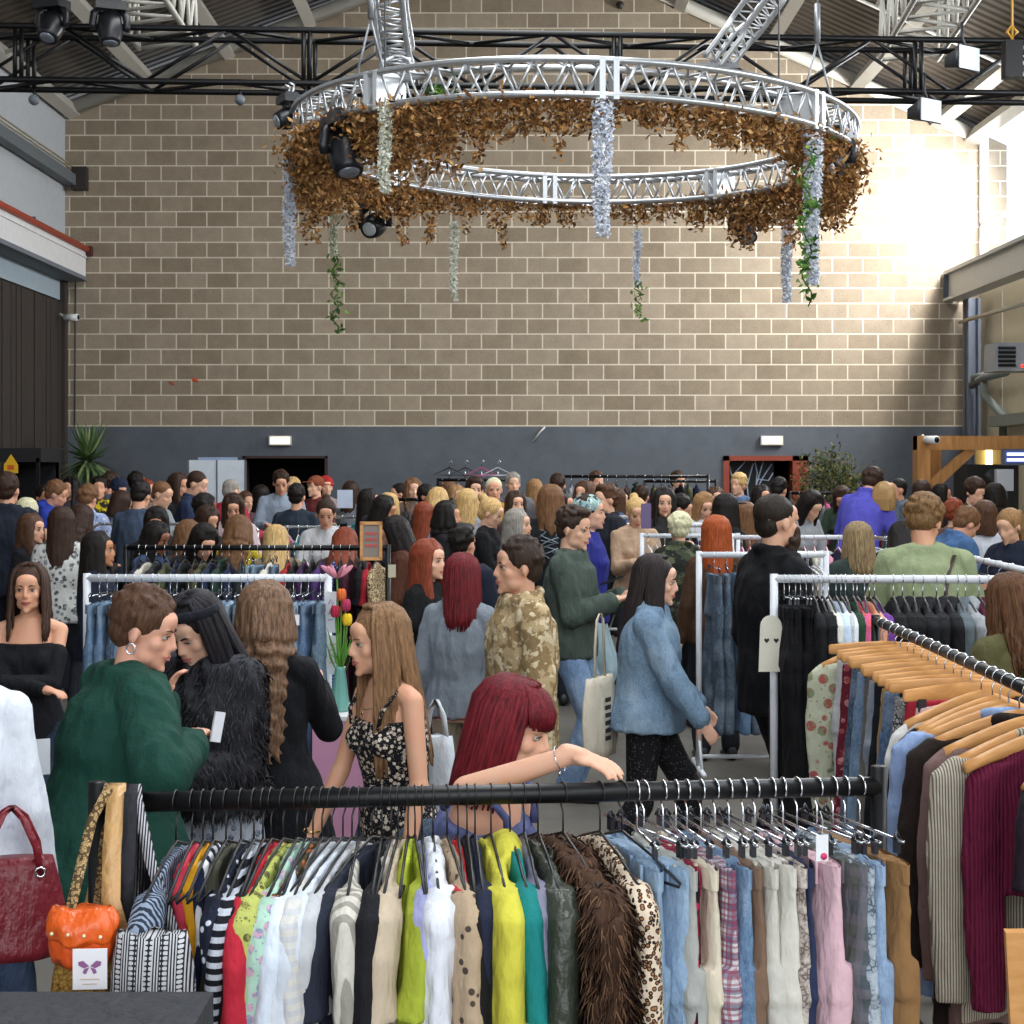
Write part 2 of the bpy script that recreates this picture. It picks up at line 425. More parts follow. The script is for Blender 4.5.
# roof: two corrugated slopes with steel purlins and rafters
rf = MB(); th = .06
def slope(xa, za, xb, zb, mi=0, y0=YF, y1=YB+.3):
    rf.add([(xa, y0, za), (xb, y0, zb), (xb, y1, zb), (xa, y1, za), (xa, y0, za+th), (xb, y0, zb+th), (xb, y1, zb+th), (xa, y1, za+th)],
           [(0, 1, 2, 3), (4, 7, 6, 5), (0, 4, 5, 1), (1, 5, 6, 2), (2, 6, 7, 3), (3, 7, 4, 0)], mi, False)
slope(XL-.5, ZL-.05, XA, ZA+.06); slope(XA, ZA+.06, XR+.04, ZR+.045)
struct('ceiling', rf, M_ROOF)
def zroof(x): return ZL+(ZA-ZL)*(x-XL)/(XA-XL) if x < XA else ZR+(ZA-ZR)*(XR-x)/(XR-XA)
pl = MB()
for x in (-6.5, -5.35, -4.2, -3.0, -1.8, -.6, 1.2, 2.5, 3.8, 5.1, 6.3, 6.8):
    z = zroof(x)-.16; a = math.atan2(ZA-ZL, XA-XL) if x < XA else -math.atan2(ZA-ZR, XR-XA)
    pl.box((x, (YF+YB)/2, z), (.17, YB-YF, .16), (0, -a, 0))
struct('trim_5', pl, M_STEEL)
rr = MB()
for y in (YB-.12, 20.2, 16.6, 13.0, 9.4):
    wd = .22 if y > 23 else .05
    rr.tube([(XL, y, ZL-.12-.1*(y < 23)), (XA, y, ZA-.14-.1*(y < 23)), (XR, y, ZR-.12-.1*(y < 23))], wd*.5, 6)
struct('trim_6', rr, M_STEEL)

# ------------------------------------------------------------ trusses
def lattice(mb, path, offs, rc, rl, step, closed=False, mi=0, faces=None):
    """chords at frame offsets (side, up) along path + zig-zag lacing"""
    pts = [V(p) for p in path]; n = len(pts); ch = [[] for _ in offs]
    for i, p in enumerate(pts):
        if closed: t = pts[(i+1) % n]-pts[i-1]
        else: t = pts[min(i+1, n-1)]-pts[max(i-1, 0)]
        t.normalize(); up = V((0, 0, 1)) if abs(t.z) < .8 else V((0, -1, 0))
        sd = t.cross(up).normalized(); u = sd.cross(t).normalized()
        for k, (a, b_) in enumerate(offs): ch[k].append(p+sd*a+u*b_)
    for c in ch: mb.tube(c, rc, 8, closed=closed, mi=mi)
    idx = list(range(0, n, step))
    K = len(offs)
    for (a, b_) in (faces or [(k, (k+1) % K) for k in range(K)]):
        for q, i in enumerate(idx):
            j = i+step
            if j >= n:
                if closed: j %= n
                else: continue
            c1, c2 = (ch[a], ch[b_]) if q % 2 == 0 else (ch[b_], ch[a])
            mb.cyl(c1[i], c2[j], rl, 6, mi=mi)
    return ch
def path(a, b_, n): a = V(a); b_ = V(b_); return [a.lerp(b_, i/n) for i in range(n+1)]
tr = empty('box_truss', (0, 15, 5.8), 0, 'long black lighting truss spanning the hall below the roof', 'truss')
A = V((-6.5, 15.0, 5.59)); B = V((6.5, 15.7, 5.58))
mb = MB(); offs = [(-.2, 0), (.2, 0), (.2, .5), (-.2, .5)]
lattice(mb, path(A, B, 34), offs, .03, .018, 2, faces=[(0, 3), (1, 2), (0, 1), (3, 2)])
mb.v = [(x, y-15, z-5.8) for x, y, z in mb.v]; mb.build('lattice', M_BLK, tr)
mb = MB()
for x in (-4.6, -1.93, 1.0, 3.9):
    for dx in (-.03, .03):
        yy = (x+6.5)/13*.7
        for s in (-.2, .2): MB().cyl((x+dx, yy+s, -.21), (x+dx, yy+s, .29), .022, 8).build('joint_post', M_BLK, tr)
# circular ring truss
RC = V(((573-512)/F*11.5, 11.5, 4.28)); RR = 1.89
rg = empty('ring_truss', RC, 0, 'big circular silver truss hung from the roof, wreathed in dried foliage', 'truss')
nseg = 120
def ringp(a, r=RR, z=0): return V((r*cos(a), r*sin(a), z-.055*cos(a)))
mb = MB(); lattice(mb, [ringp(2*pi*i/nseg) for i in range(nseg)], [(-.11, -.1), (.11, -.1), (.11, .11), (-.11, .11)], .022, .009, 1, closed=True, faces=[(0, 3), (1, 2), (0, 1), (2, 3)])
mb.build('lattice', M_ALU, rg)
jp = MB()
for k in range(8):
    a = rad(-92+45*k+6)
    for dd in (-.022, .022):
        p = ringp(a+dd); M = Matrix.Rotation(a, 3, 'Z')
        MB().box(p, (.26, .035, .25), M).build('joint_plate', plain('d4d6d8', .3, .5), rg)
hw = MB()
for a in (rad(-35), rad(-135), rad(30), rad(140)):
    p = ringp(a); top = V((p.x, p.y, zroof(RC.x+p.x)-RC.z-.2))
    hw = MB(); hw.cyl(p+V((-.1, 0, .1)), p+V((0, 0, .5)), .008, 5); hw.cyl(p+V((.1, 0, .1)), p+V((0, 0, .5)), .008, 5)
    hw.cyl(p+V((0, 0, .5)), p+V((0, 0, .75)), .02, 6); hw.cyl(p+V((0, 0, .75)), top, .008, 5)
    hw.build('hanging_wire', plain('8d8f92', .4, .6), rg)
# slender silver trusses rising from the ring area to the roof
for nm, pts, lab, w_ in (('ladder_truss', [P(398, 80, 13.3), P(396, 55, 13.2), P(391, 25, 13.0), P(385, -30, 12.7), P(378, -95, 12.4)], 'curved silver ladder truss rising to the roof above the ring, left of centre', .12),
                     ('ladder_truss', [P(718, 68, 14.3), P(745, 32, 14.2), P(775, -8, 14.0), P(800, -40, 13.9)], 'straight silver lattice truss slanting to the roof, right of centre', .12)):
    base = pts[0]; fine = []
    for i in range(len(pts)-1):
        fine += [pts[i].lerp(pts[i+1], k/8) for k in range(8)]
    fine.append(pts[-1]); fine = [p-base for p in fine]
    t = empty(nm, base, 0, lab, 'truss'); mb = MB()
    lattice(mb, fine, [(-w_, -.05), (w_, -.05), (w_, .12), (-w_, .12)], .026, .009, 1, faces=[(0, 1), (2, 3), (0, 3)])
    mb.build('lattice', M_ALU, t)
    e = MB(); e.box(fine[0], (.34, .2, .05)); e.build('end_plate', plain('77797c', .4), t)
for a_, b_, lab in ((P(92, -60, 14), P(168, 48, 16.5), 'white lattice roof truss at the upper left corner'), (P(990, -70, 13.5), P(908, 60, 16.8), 'white lattice roof truss at the upper right corner')):
    t = empty('roof_truss', a_, 0, lab, 'truss'); mb = MB()
    lattice(mb, path((0, 0, 0), b_-a_, 16), [(-.3, 0), (.3, 0), (.3, .6), (-.3, .6)], .03, .02, 1, faces=[(0, 1), (1, 2), (0, 3)])
    mb.build('lattice', M_STEEL, t)

# ------------------------------------------------------------ dried foliage, flower strands
def leafcloud(mb, pts, size, mis, R_):
    for p in pts:
        a = V((R_.gauss(0, 1), R_.gauss(0, 1), R_.gauss(0, 1))).normalized(); b_ = a.orthogonal().normalized()
        b_ = Matrix.Rotation(R_.uniform(0, 6.28), 3, a)@b_
        s = size*R_.uniform(.6, 1.3); c = a.cross(b_)
        mb.add([p-b_*s, p-c*s*.45, p+b_*s+a*s*.25, p+c*s*.45], [(0, 1, 2, 3)], R_.choice(mis), False)
LR = random.Random(5)
gp = []
nclump = 250
for k in range(nclump):
    a = 2*pi*k/nclump+LR.uniform(-.02, .02)
    den = .55+.45*noise.noise(V((cos(a)*3, sin(a)*3, 1)))
    lft = max(0, cos(a-rad(200))); rgt = max(0, cos(a-rad(-5)))
    hang = .11+.07*LR.random()+.10*noise.noise(V((a*4, 0, 7)))+.24*lft**2+.18*rgt**2
    if LR.random() < .13: hang += LR.uniform(.1, .28)
    n = int(52*(.45+den+1.2*lft+.9*rgt)*hang/.2)
    for q in range(n):
        u = LR.random()**1.2
        rr_ = RR+LR.gauss(0, .05+.05*(lft**2+rgt**2))*(1-.6*u)
        gp.append(ringp(a+LR.gauss(0, .022)*(1-.5*u), rr_, -.09-u*hang+LR.gauss(0, .02)))
mb = MB(); leafcloud(mb, gp, .025, [0, 0, 1, 1, 2, 3], LR)
mb.build('garland_leaves', [cloth('8a5f36'), cloth('a87a45'), cloth('5e4227'), cloth('c39a66')], None)
gar = bpy.data.objects['garland_leaves']; gar.name = 'foliage_garland'; gar.location = RC
tag(gar, 'brown dried foliage garland tied all around the ring truss', 'garland')
def strand(px, py0, py1, d, col, lab, wd=.035, cat='flower strand', cols=None):
    top = P(px, py0, d); L_ = (py1-py0)/F*d; pts = []
    n = int(L_*1500*(wd/.035))
    for _ in range(n):
        u = LR.random(); ww = wd*(1.15-.45*u)
        a = LR.uniform(0, 6.28); r = ww*sqrt(LR.random())
        pts.append(V((r*cos(a)+.006*sin(u*7), r*sin(a), -u*L_)))
    t = empty('flower_strand', top, 0, lab, cat)
    mb = MB(); leafcloud(mb, pts, .017, [0, 0, 1], LR); mb.build('blossoms', cols or [cloth('e8e9ee'), cloth('cdd6e6')], t)
    MB().tube([(0, 0, .05), (0, 0, -L_*.95)], .004, 5).build('stem', cloth('5c7043'), t)
    return t
GRN = [cloth('4f7a33'), cloth('6f9444'), cloth('3d5f2c')]
strand(290, 160, 265, 11.3, 0, 'thick white flower strand hanging at the left end of the ring', .05)
strand(385, 105, 192, 9.9, 0, 'cream flower strand hanging from the near ring at left', .045, cols=[cloth('dcdcc8'), cloth('f0efe6')])
strand(602, 100, 236, 9.55, 0, 'long thick white flower strand hanging in front near ring centre', .062)
strand(812, 135, 285, 10.2, 0, 'white flower strand twined with ivy at the right end of ring', .06)
strand(787, 205, 302, 12.9, 0, 'pale white flower strand behind the ring, left of the ivy one', .05)
strand(334, 208, 256, 12.7, 0, 'short cream flower strand above a trailing green vine', .035, cols=[cloth('dcdcc8'), cloth('c9d0b0'), cloth('6f9444')])
strand(454, 222, 300, 13.3, 0, 'narrow pale flower strand under the far ring, left of centre', .035, cols=[cloth('dcdcc8'), cloth('e6e6e0')])
strand(637, 230, 285, 13.4, 0, 'narrow white flower strand under the far ring above green tendril', .035)
def vine(px, py0, py1, d, lab):
    top = P(px, py0, d); L_ = (py1-py0)/F*d; t = empty('ivy_vine', top, 0, lab, 'vine'); pts = []
    cur = [V((.03*sin(i*.9), .02*cos(i*1.3), -L_*i/24)) for i in range(25)]
    MB().tube(cur, .005, 5).build('stem', GRN[2], t); mb = MB()
    for i in range(int(L_*130)):
        c = cur[int(LR.random()*24)]; leafcloud(mb, [c+V((LR.gauss(0, .025), LR.gauss(0, .02), LR.gauss(0, .03)))], .03, [0, 1, 2], LR)
    mb.build('leaves', GRN, t)
vine(807, 145, 306, 10.05, 'green ivy vine trailing beside white flowers at right of ring')
vine(335, 255, 332, 12.7, 'green trailing vine hanging lowest at left of the ring')
vine(638, 280, 318, 13.4, 'short green tendril hanging below the narrow white strand')
for a, lab in ((-118, 'green ivy sprig on the near side of the ring, left part'), (-30, 'green ivy sprig on the ring above the right flower strand'), (188, 'green ivy sprig at the far left tip of the ring')):
    mb = MB(); pts = [V((LR.gauss(0, .06), LR.gauss(0, .05), LR.gauss(0, .035))) for _ in range(60)]
    leafcloud(mb, pts, .032, [0, 1, 2], LR); o = mb.build('ivy_sprig', GRN); o.location = RC+ringp(rad(a), RR, -.07); tag(o, lab, 'ivy')

# ------------------------------------------------------------ stage lights
def moving_head(px, py, d, sc, yaw, pitch, lab, body='17181c', lens='8d95a0', group=None):
    p = P(px, py, d); t = empty('stage_light', p, yaw, lab, 'stage light'); t.scale = (sc,)*3
    m = plain(body, .35)
    b_ = MB(); b_.box((0, 0, .17), (.24, .17, .07)); b_.box((0, 0, .215), (.17, .12, .03)); b_.build('base', m, t)
    y_ = MB()
    for s in (-1, 1): y_.tube([(s*.07, 0, .15), (s*.125, 0, .11), (s*.135, 0, .03), (s*.125, 0, -.02)], .022, 8, flat=1.4)
    y_.build('yoke', m, t)
    h = MB(); M = Matrix.Rotation(pitch, 3, 'X')
    pr = [(-.12, .05), (-.11, .085), (-.03, .1), (.05, .1), (.1, .085), (.13, .08), (.13, .066)]
    h.loft([[M@V((r*cos(a), z, r*sin(a))) for a in [2*pi*k/18 for k in range(18)]] for z, r in [(-z_, r_) for z_, r_ in pr]])
    hd = h.build('head', m, t)
    l = MB(); l.loft([[M@V((r*cos(a), z, r*sin(a))) for a in [2*pi*k/18 for k in range(18)]] for z, r in ((-.128, .066), (-.138, .05), (-.141, .02))])
    l.build('lens', plain(lens, .1, .3, .8), hd)
    c = MB()
    for s in (-.05, .05): c.tube([(s, 0, .22), (s, .02, .25), (s, .03, .3), (s, -.02, .315)], .012, 6)
    c.build('clamp', M_ALU, t)
moving_head(346, 152, 10.3, 1.15, rad(30), rad(70), 'large black moving-head stage light hanging inside the left of ring')
moving_head(375, 225, 13.0, .95, rad(-20), rad(25), 'black stage light with visible lens under far left of ring', lens='dfe4ea')
moving_head(745, 228, 13.2, .95, rad(15), rad(55), 'black stage light under the far right of ring')
moving_head(834, 162, 10.7, 1.0, rad(-35), rad(30), 'black and white stage light at the right end of ring', body='22252b', lens='e8eef5')
moving_head(289, 118, 11.2, .75, rad(-60), rad(20), 'small black floodlight clamped to the left end of ring', lens='b0b6bd')
moving_head(110, 28, 14.8, 1.15, rad(20), rad(80), 'black moving-head light standing on the black truss at left')
moving_head(52, 26, 14.8, 1.15, rad(-20), rad(60), 'black stage light cluster at the far left of black truss')
def flood(px, py, d, lab, col):
    t = empty('flood_light', P(px, py, d), rad(35), lab, 'floodlight'); m = plain('2a2b2f', .5)
    a = MB(); a.tube([(0, 0, .35), (0, 0, .2), (.06, 0, .1)], .015, 6); a.build('bracket', m, t)
    b_ = MB(); b_.loft([[V((x*s, y, z*s)) for x, z in ((-.13, -.1), (.13, -.1), (.13, .1), (-.13, .1))] for y, s in ((.15, .5), (0, .8), (-.08, 1.15))]); b_.build('housing', m, t)
    MB().box((0, -.085, 0), (.28, .01, .21)).build('lens', plain(col, .3), t)
flood(962, 60, 14.9, 'grey square floodlight hanging from the black truss at right', 'cdd3da')
flood(924, 112, 15.2, 'tiny silver spotlight clamped under the black truss at right', 'b8bcc0')
for px, lab in ((240, 'tiny spotlight clamped under the black truss near the left wall top'), (305, 'tiny spotlight clamped under the black truss just left of the ring'), (34, 'tiny spotlight under the far left end of black truss')):
    t = empty('clamp_light', P(px, 100, 15.1), 0, lab, 'spotlight')
    MB().ell((0, 0, 0), (.05, .07, .05)).build('housing', M_GREY, t); MB().cyl((0, 0, .03), (0, 0, .1), .012).build('clamp', M_BLK, t)
t = empty('chain_hoist', P(1012, 60, 14.9), 0, 'black chain hoist with yellow hook on truss at far right', 'hoist')
MB().box((0, 0, 0), (.16, .14, .34)).build('motor', M_BLK, t); MB().tube([(0, 0, .17), (0, 0, .9)], .012, 6).build('chain', plain('b98a2a', .4), t)
MB().tube([(0, 0, .2), (.05, 0, .26), (0, 0, .32), (-.05, 0, .26)], .015, 6, closed=True).build('hook', plain('d09a2a', .4), t)

# ------------------------------------------------------------ things on the walls
for px, lab in ((280, 'glowing rectangular exit lamp above the left doorway'), (772, 'glowing rectangular exit lamp above the right doorway')):
    p = P(px, 440.5, YB-.05); t = empty('exit_lamp', p, 0, lab, 'wall lamp')
    MB().box((0, .02, 0), (.33, .06, .14)).build('housing', plain('c9c7bd', .4), t)
    MB().box((0, -.012, 0), (.28, .02, .10)).build('diffuser', plain('fff6d8', .4, emit=1.6), t)
def camera_unit(p, rz, lab):
    t = empty('security_camera', p, rz, lab, 'security camera')
    MB().cyl((0, -.16, 0), (0, .06, 0), .05, 12).build('housing', plain('e6e6e6', .4), t)
    MB().cyl((0, -.162, 0), (0, -.166, 0), .036, 12).build('lens', M_BLK, t)
    MB().cyl((0, .05, .0), (0, .14, .06), .018, 8).build('bracket', plain('cfcfcf', .4), t)
camera_unit((XL+.16, 23.3, 4.17), rad(75), 'white security camera on dark timber at the left wall')
camera_unit(P(929, 440, 19.6), rad(20), 'white security camera fixed on the timber frame corner')
# heater, column, pipes on the right
cm = MB(); cm.bbox((6.62, YB-.5, 0), (6.66, YB-.2, 4.45)); cm.bbox((6.76, YB-.5, 0), (6.80, YB-.2, 4.45)); cm.bbox((6.62, YB-.37, 0), (6.8, YB-.33, 4.45))
struct('trim_7', cm, plain('6b7280', .5))
ht = empty('heater', P(1006, 358, 20.6), 0, 'grey slatted wall heater box under the right beam', 'heater')
MB().box((.1, 0, 0), (.62, .5, .36)).build('housing', plain('8f949a', .5), ht)
sl = MB()
for k in range(5): sl.box((-.07, -.26, -.11+.055*k), (.22, .03, .028), (.5, 0, 0))
sl.build('louvres', plain('1c1e22', .5), ht); MB().ell((.13, -.256, -.12), .02).build('indicator', plain('ff3020', .4, emit=2), ht)
pp = MB(); pp.tube([P(1006, 372, 21.6), P(985, 377, 22.6), P(972, 385, 23.2), P(974, 378, 23.0), P(984, 375, 22.8), P(984, 395, 22.6), P(1003, 415, 22.3), P(1003, 436, 22.3)], .06, 8)
tag(pp.build('duct_pipe', plain('6f7672', .5)), 'grey bent duct pipe below the heater at right', 'pipe')
pp = MB(); pp.tube([P(960, 322, 23.3), P(1030, 302, 20)], .03, 8); tag(pp.build('rod', plain('a9a28f', .5)), 'thin metal rod crossing under the right beam', 'rod')
pp = MB(); pp.bbox((6.62, 20, 2.55), (6.9, 22.2, 2.7)); tag(pp.build('ledge', plain('777b76', .6)), 'grey steel ledge low on the right wall panels', 'ledge')
# timber bar frame
tf = empty('timber_frame', P(925, 470, 19.8), 0, 'light timber post and beam frame of the bar at right', 'timber frame')
q = tf.location; d = 19.8; s = d/F; x0, x1 = (915-512)*s-q.x, (936-512)*s-q.x; zt = HC+34*s; zb = HC+20*s
MB().bbox((x0, -.12, -q.z), (x0+.16, .12, zt-q.z)).build('post', M_WOODT, tf)
MB().bbox((x0+.30, .35, -q.z), (x0+.42, .5, zt-q.z-.05)).build('post', M_WOODT, tf)
MB().bbox((x0, -.1, zb-q.z), (x0+2.6, .1, zt-q.z)).build('beam', M_WOODT, tf)
MB().box((x0+.4, -.02, zb-q.z-.26), (.12, .1, .8), (0, rad(47), 0)).build('brace', M_WOODT, tf)
t = empty('wall_lamp', P(989, 456, 21.5), 0, 'vertical warm tube lamp behind the timber frame', 'wall lamp')
MB().box((0, .06, 0), (.34, .03, .5)).build('plate', plain('a68f5e', .5), t); MB().cyl((0, 0, -.17), (0, 0, .17), .045).build('tube', plain('ffe9a8', .4, emit=5), t)
t = empty('speaker', P(988, 480, 20.6), 0, 'large black speaker cabinet under the timber frame', 'speaker')
MB().bbox((-.36, -.3, -HC+.13*0-.0), (.3, .3, .2)).build('cabinet', plain('0e0e10', .6), t); MB().cyl((0, -.302, 0), (0, -.31, 0), .15, 20).build('cone', plain('1d1d20', .5), t)
t = empty('display_screen', P(1016, 457, 19.5), 0, 'small lit display with blue white lines by the bar', 'screen')
MB().box((.02, .03, 0), (.36, .05, .2)).build('casing', plain('5a6070', .4), t); MB().box((.02, .003, .0), (.3, .01, .15)).build('panel', plain('3d4a8a', .4, emit=.6), t)
sm = MB()
for k in (-.035, .035): sm.box((.02, -.005, k), (.26, .008, .03))
sm.build('lit_lines', plain('dfe8ff', .4, emit=3), t)
t = empty('router_box', P(1004, 480, 19.2), 0, 'pale plastic box mounted below the lit display', 'box'); MB().box((0, 0, 0), (.2, .1, .26)).build('casing', plain('b8bcc4', .5), t)
MB().bbox((-.03, -.03, -1.95+.1), (.03, .03, -.12)).build('stand', M_GREY, t)
# white folding boards by the left doorway
t = empty('display_board', P(217, 480, 22.5), 0, 'white two-panel display board left of the dark doorway', 'board')
for s in (-1, 1): MB().box((s*.2, 0, -.27), (.39, .03, 1.1)).build('panel', plain('dfe6ee', .4), t)
MB().box((0, .06, .29), (.55, .03, .06)).build('header', plain('9db2cf', .4), t)
fr = MB()
for x in (-.4, 0, .4): fr.bbox((x-.012, -.02, -1.81), (x+.012, .02, .28))
fr.build('frame', M_GREY, t)
# chalk branch drawing on a black board in the right doorway
t = empty('chalkboard', P(755, 486, YB+.2), 0, 'black board with white chalk branch drawing in the right doorway', 'board')
MB().bbox((-.42, .0, -.9), (.28, .03, .38)).build('board', plain('14161a', .7), t)
cd = MB()
for pts in ([(-.36, -.1), (-.3, .2), (-.15, .36)], [(-.38, .3), (-.32, 0), (-.2, -.3), (-.1, -.6)], [(-.1, -.6), (-.02, -.1), (.12, .36)], [(-.05, -.2), (.1, .1), (.25, .33)], [(-.08, -.4), (-.12, .0), (-.03, .34)], [(0, -.05), (.03, .2), (.0, .36)], [(.05, .1), (.2, .08), (.27, .2)]):
    cd.tube([(x, -.012, z) for x, z in pts], .011, 5)
cd.build('chalk_drawing', plain('aebbd0', .8), t)
# shrub and yucca
t = empty('potted_shrub', (pxw(827)*.965, 22.6, 0), 0, 'leafy olive shrub in a pot right of the red doorway', 'shrub')
MB().loft([[V((r*cos(a), r*sin(a), z)) for a in [2*pi*k/20 for k in range(20)]] for z, r in ((0, .2), (.02, .22), (.5, .29), (.55, .31), (.55, .26), (.48, .25))]).build('pot', plain('6e4a38', .7), t)
tk = MB(); crown = []
for k in range(22):
    a = LR.uniform(0, 6.28); e = V((.42*cos(a)*LR.random()**.5, .35*sin(a)*LR.random()**.5, LR.uniform(1.3, 2.1)))
    tk.tube([(0, 0, .5), (e.x*.3, e.y*.3, 1.1), e], [.02, .012, .005], 5)
    crown += [e+V((LR.gauss(0, .12), LR.gauss(0, .1), LR.gauss(0, .12))) for _ in range(110)]
tk.build('branches', plain('5a4a38', .8), t)
mb = MB(); leafcloud(mb, crown, .035, [0, 1, 2], LR); mb.build('leaves', [cloth('59603a'), cloth('70683d'), cloth('43502f')], t)
t = empty('yucca_plant', (-5.80, 21.9, 0), 0, 'spiky green yucca in a pot by the dark timber wall', 'plant')
MB().loft([[V((r*cos(a), r*sin(a), z)) for a in [2*pi*k/20 for k in range(20)]] for z, r in ((0, .2), (.02, .22), (.5, .3), (.55, .32), (.55, .27), (.48, .26))]).build('pot', plain('3a3a3e', .7), t)
MB().tube([(0, 0, .45), (.02, 0, 1.1), (0, 0, 2.05)], [.06, .05, .06], 10).build('trunk', plain('5d4a38', .9), t)
mb = MB()
for k in range(170):
    a = LR.uniform(0, 6.28); el = LR.uniform(-.75, 1.35); L_ = LR.uniform(.45, .66); dr = V((cos(a)*cos(el), sin(a)*cos(el), sin(el)))
    sd = dr.cross(V((0, 0, 1))); sd = sd.normalized() if sd.length > .01 else V((1, 0, 0)); c0 = V((0, 0, 2.07))
    vs = []; 
    for i in range(5):
        u = i/4; c = c0+dr*(L_*u)+V((0, 0, -.12*u*u*(el < .9))); w_ = .028*(1-u**1.5)+.002
        vs += [c-sd*w_, c+sd*w_]
    mb.add(vs, [(2*i, 2*i+1, 2*i+3, 2*i+2) for i in range(4)], LR.choice([0, 0, 1, 2]), True)
mb.build('leaves', [cloth('5b7a4a'), cloth('8a9a64'), cloth('4a5f3c')], t)
# dark sales booth in the left corner with warning sign
t = empty('market_booth', (-5.5, 20.2, 0), 0, 'black canopied booth in the far left corner', 'booth')
bo = MB(); bo.bbox((-.9, -.4, 2.05), (-.33, .5, 2.22)); bo.build('canopy', plain('141418', .7), t)
bo = MB()
for x in (-.88, -.37):
    for y in (-.38, .48): bo.bbox((x-.02, y-.02, 0), (x+.02, y+.02, 2.1))
bo.build('frame', M_BLK, t)
bo = MB(); bo.bbox((-.88, .46, 0), (-.36, .48, 2.05)); bo.build('back_panel', plain('18181c', .9), t)
t = empty('warning_sign', P(11, 465, 19.7), 0, 'yellow and orange warning sign hung on the black booth', 'sign')
s = MB(); s.add([(x, y, z) for y in (-.01, .01) for x, z in ((0, .13), (.085, .0), (.085, -.1), (-.085, -.1), (-.085, 0))], [(4, 3, 2, 1, 0), (5, 6, 7, 8, 9)]+[(i, (i+1) % 5, 5+(i+1) % 5, 5+i) for i in range(5)], 0, False); s.build('board', plain('e8b520', .5), t)
MB().bbox((-.04, -.014, -.06), (.04, -.01, -.0)).build('symbol', plain('d2601c', .5), t)
for px, py, c_, lab in ((195, 380, 'c4502c', 'small orange paint splat on the block wall at left'), (172, 383, '9a5a48', 'faint rust mark on the block wall beside orange splat')):
    o = MB().ell((0, 0, 0), (.055, .006, .03), 10, 6, M=Matrix.Rotation(.4, 3, 'Y')).build('paint_splat', plain(c_, .8)); o.location = P(px, py, YB-.002); tag(o, lab, 'paint mark')
o = MB().tube([P(533, 442, YB-.03), P(540, 432, YB-.06), P(545, 427, YB-.03)], .014, 5).build('loose_wire', plain('c8c4bc', .5)); tag(o, 'loose pale wire sticking out of the wall above the dado', 'wire')
o = MB().cyl(P(620, 5, YB-.1), P(620, 5, YB), .06, 10).build('wall_bolt', plain('2a2420', .6)); tag(o, 'small dark bolt high on the block wall', 'bolt')
# ------------------------------------------------------------ people
def head_parts(mb, M, fem=False, seg=20):
    def e(c, r, rot=None, s=12, k=8):
        c = V(c); mm = M.to_3x3() if rot is None else M.to_3x3()@Euler(rot).to_matrix()
        mb.ell(M@c, r, s, k, M=mm)
    def cp(a, b, ra, rb, n=8): mb.cap(M@V(a), M@V(b), ra, rb, n)
    j = .92 if fem else 1
    e((0, .012, .032), (.074, .094, .085), s=22, k=14)
    e((0, -.022, -.03), (.058*j, .066, .078), s=20, k=12)
    e((0, -.052, -.072), (.036*j, .036, .032), s=14, k=10)
    e((0, -.080, -.096), (.018*j, .014, .014))
    e((0, -.062, .048), (.052, .03, .035), s=14, k=10)
    cp((-.036, -.074, .024), (.036, -.074, .024), .014 if not fem else .011, .014 if not fem else .011)
    for s in (-1, 1):
        e((s*.033, -.052, -.020), (.026, .026, .026))
        e((s*.038*j, -.022, -.062), (.020, .040, .030))
        e((s*.077, .008, -.006), (.008, .017, .029), (0, 0, s*.35))
        e((s*.010, -.092, -.029), (.008, .008, .007))
    cp((0, -.085, .018), (0, -.1035, -.024), .0078, .0100)
    e((0, -.082, -.048), (.024, .014, .016))
    cp((-.014, -.090, -.0515), (.014, -.090, -.0515), .0052, .0052)
    cp((-.012, -.0885, -.061), (.012, -.0885, -.061), .006, .006)
def hand_parts(mb, w, dr, nrm, sc=1, curl=.5, side=1, fine=True, spread=.0):
    """w wrist, dr finger direction, nrm back-of-hand normal"""
    dr = V(dr).normalized(); nrm = V(nrm); nrm = (nrm-dr*nrm.dot(dr)).normalized(); sd = dr.cross(nrm)*side
    def q(a, b, c): return w+dr*(a*sc)+sd*(b*sc)+nrm*(c*sc)
    M = Matrix((dr, sd, nrm)).transposed()
    mb.ell(q(.045, 0, 0), (.05*sc, .039*sc, .015*sc), 12, 8, M=M)
    mb.cap(q(-.02, 0, 0), q(.03, 0, 0), .026*sc, .027*sc, 8)
    for k, (L_, b0) in enumerate(((.068, .029), (.077, .010), (.072, -.010), (.056, -.028))):
        p = q(.078, b0, 0); a = .15; rr_ = .0092*sc if fine else .011*sc
        segs = (L_*.45, L_*.3, L_*.25)
        for i, sg in enumerate(segs):
            d_ = dr*cos(a)-nrm*sin(a)+sd*(b0*(2+spread*10)*.5)
            n_ = p+d_.normalized()*sg*sc; mb.cap(p, n_, rr_*(1-.1*i), rr_*(1-.1*(i+1)), 7); p = n_; a += curl
    p = q(.018, .03, -.004); d_ = (dr*.7+sd*.65-nrm*.25).normalized()
    n_ = p+d_*.04*sc; mb.cap(p, n_, .014*sc, .011*sc, 7); d2 = (dr*.95+sd*.15-nrm*.3).normalized(); mb.cap(n_, n_+d2*.035*sc, .011*sc, .0085*sc, 7)
def ik(a, c, l1, l2, pole):
    a = V(a); c = V(c); d = c-a; L_ = d.length
    if L_ > (l1+l2)*.995: c = a+d*((l1+l2)*.995/L_); d = c-a; L_ = d.length
    u = d/L_; x = (l1*l1-l2*l2+L_*L_)/(2*L_); h = sqrt(max(l1*l1-x*x, 0)); pl_ = V(pole); pl_ = (pl_-u*pl_.dot(u))
    pl_ = pl_.normalized() if pl_.length > 1e-5 else u.orthogonal()
    return a+u*x+pl_*h, c
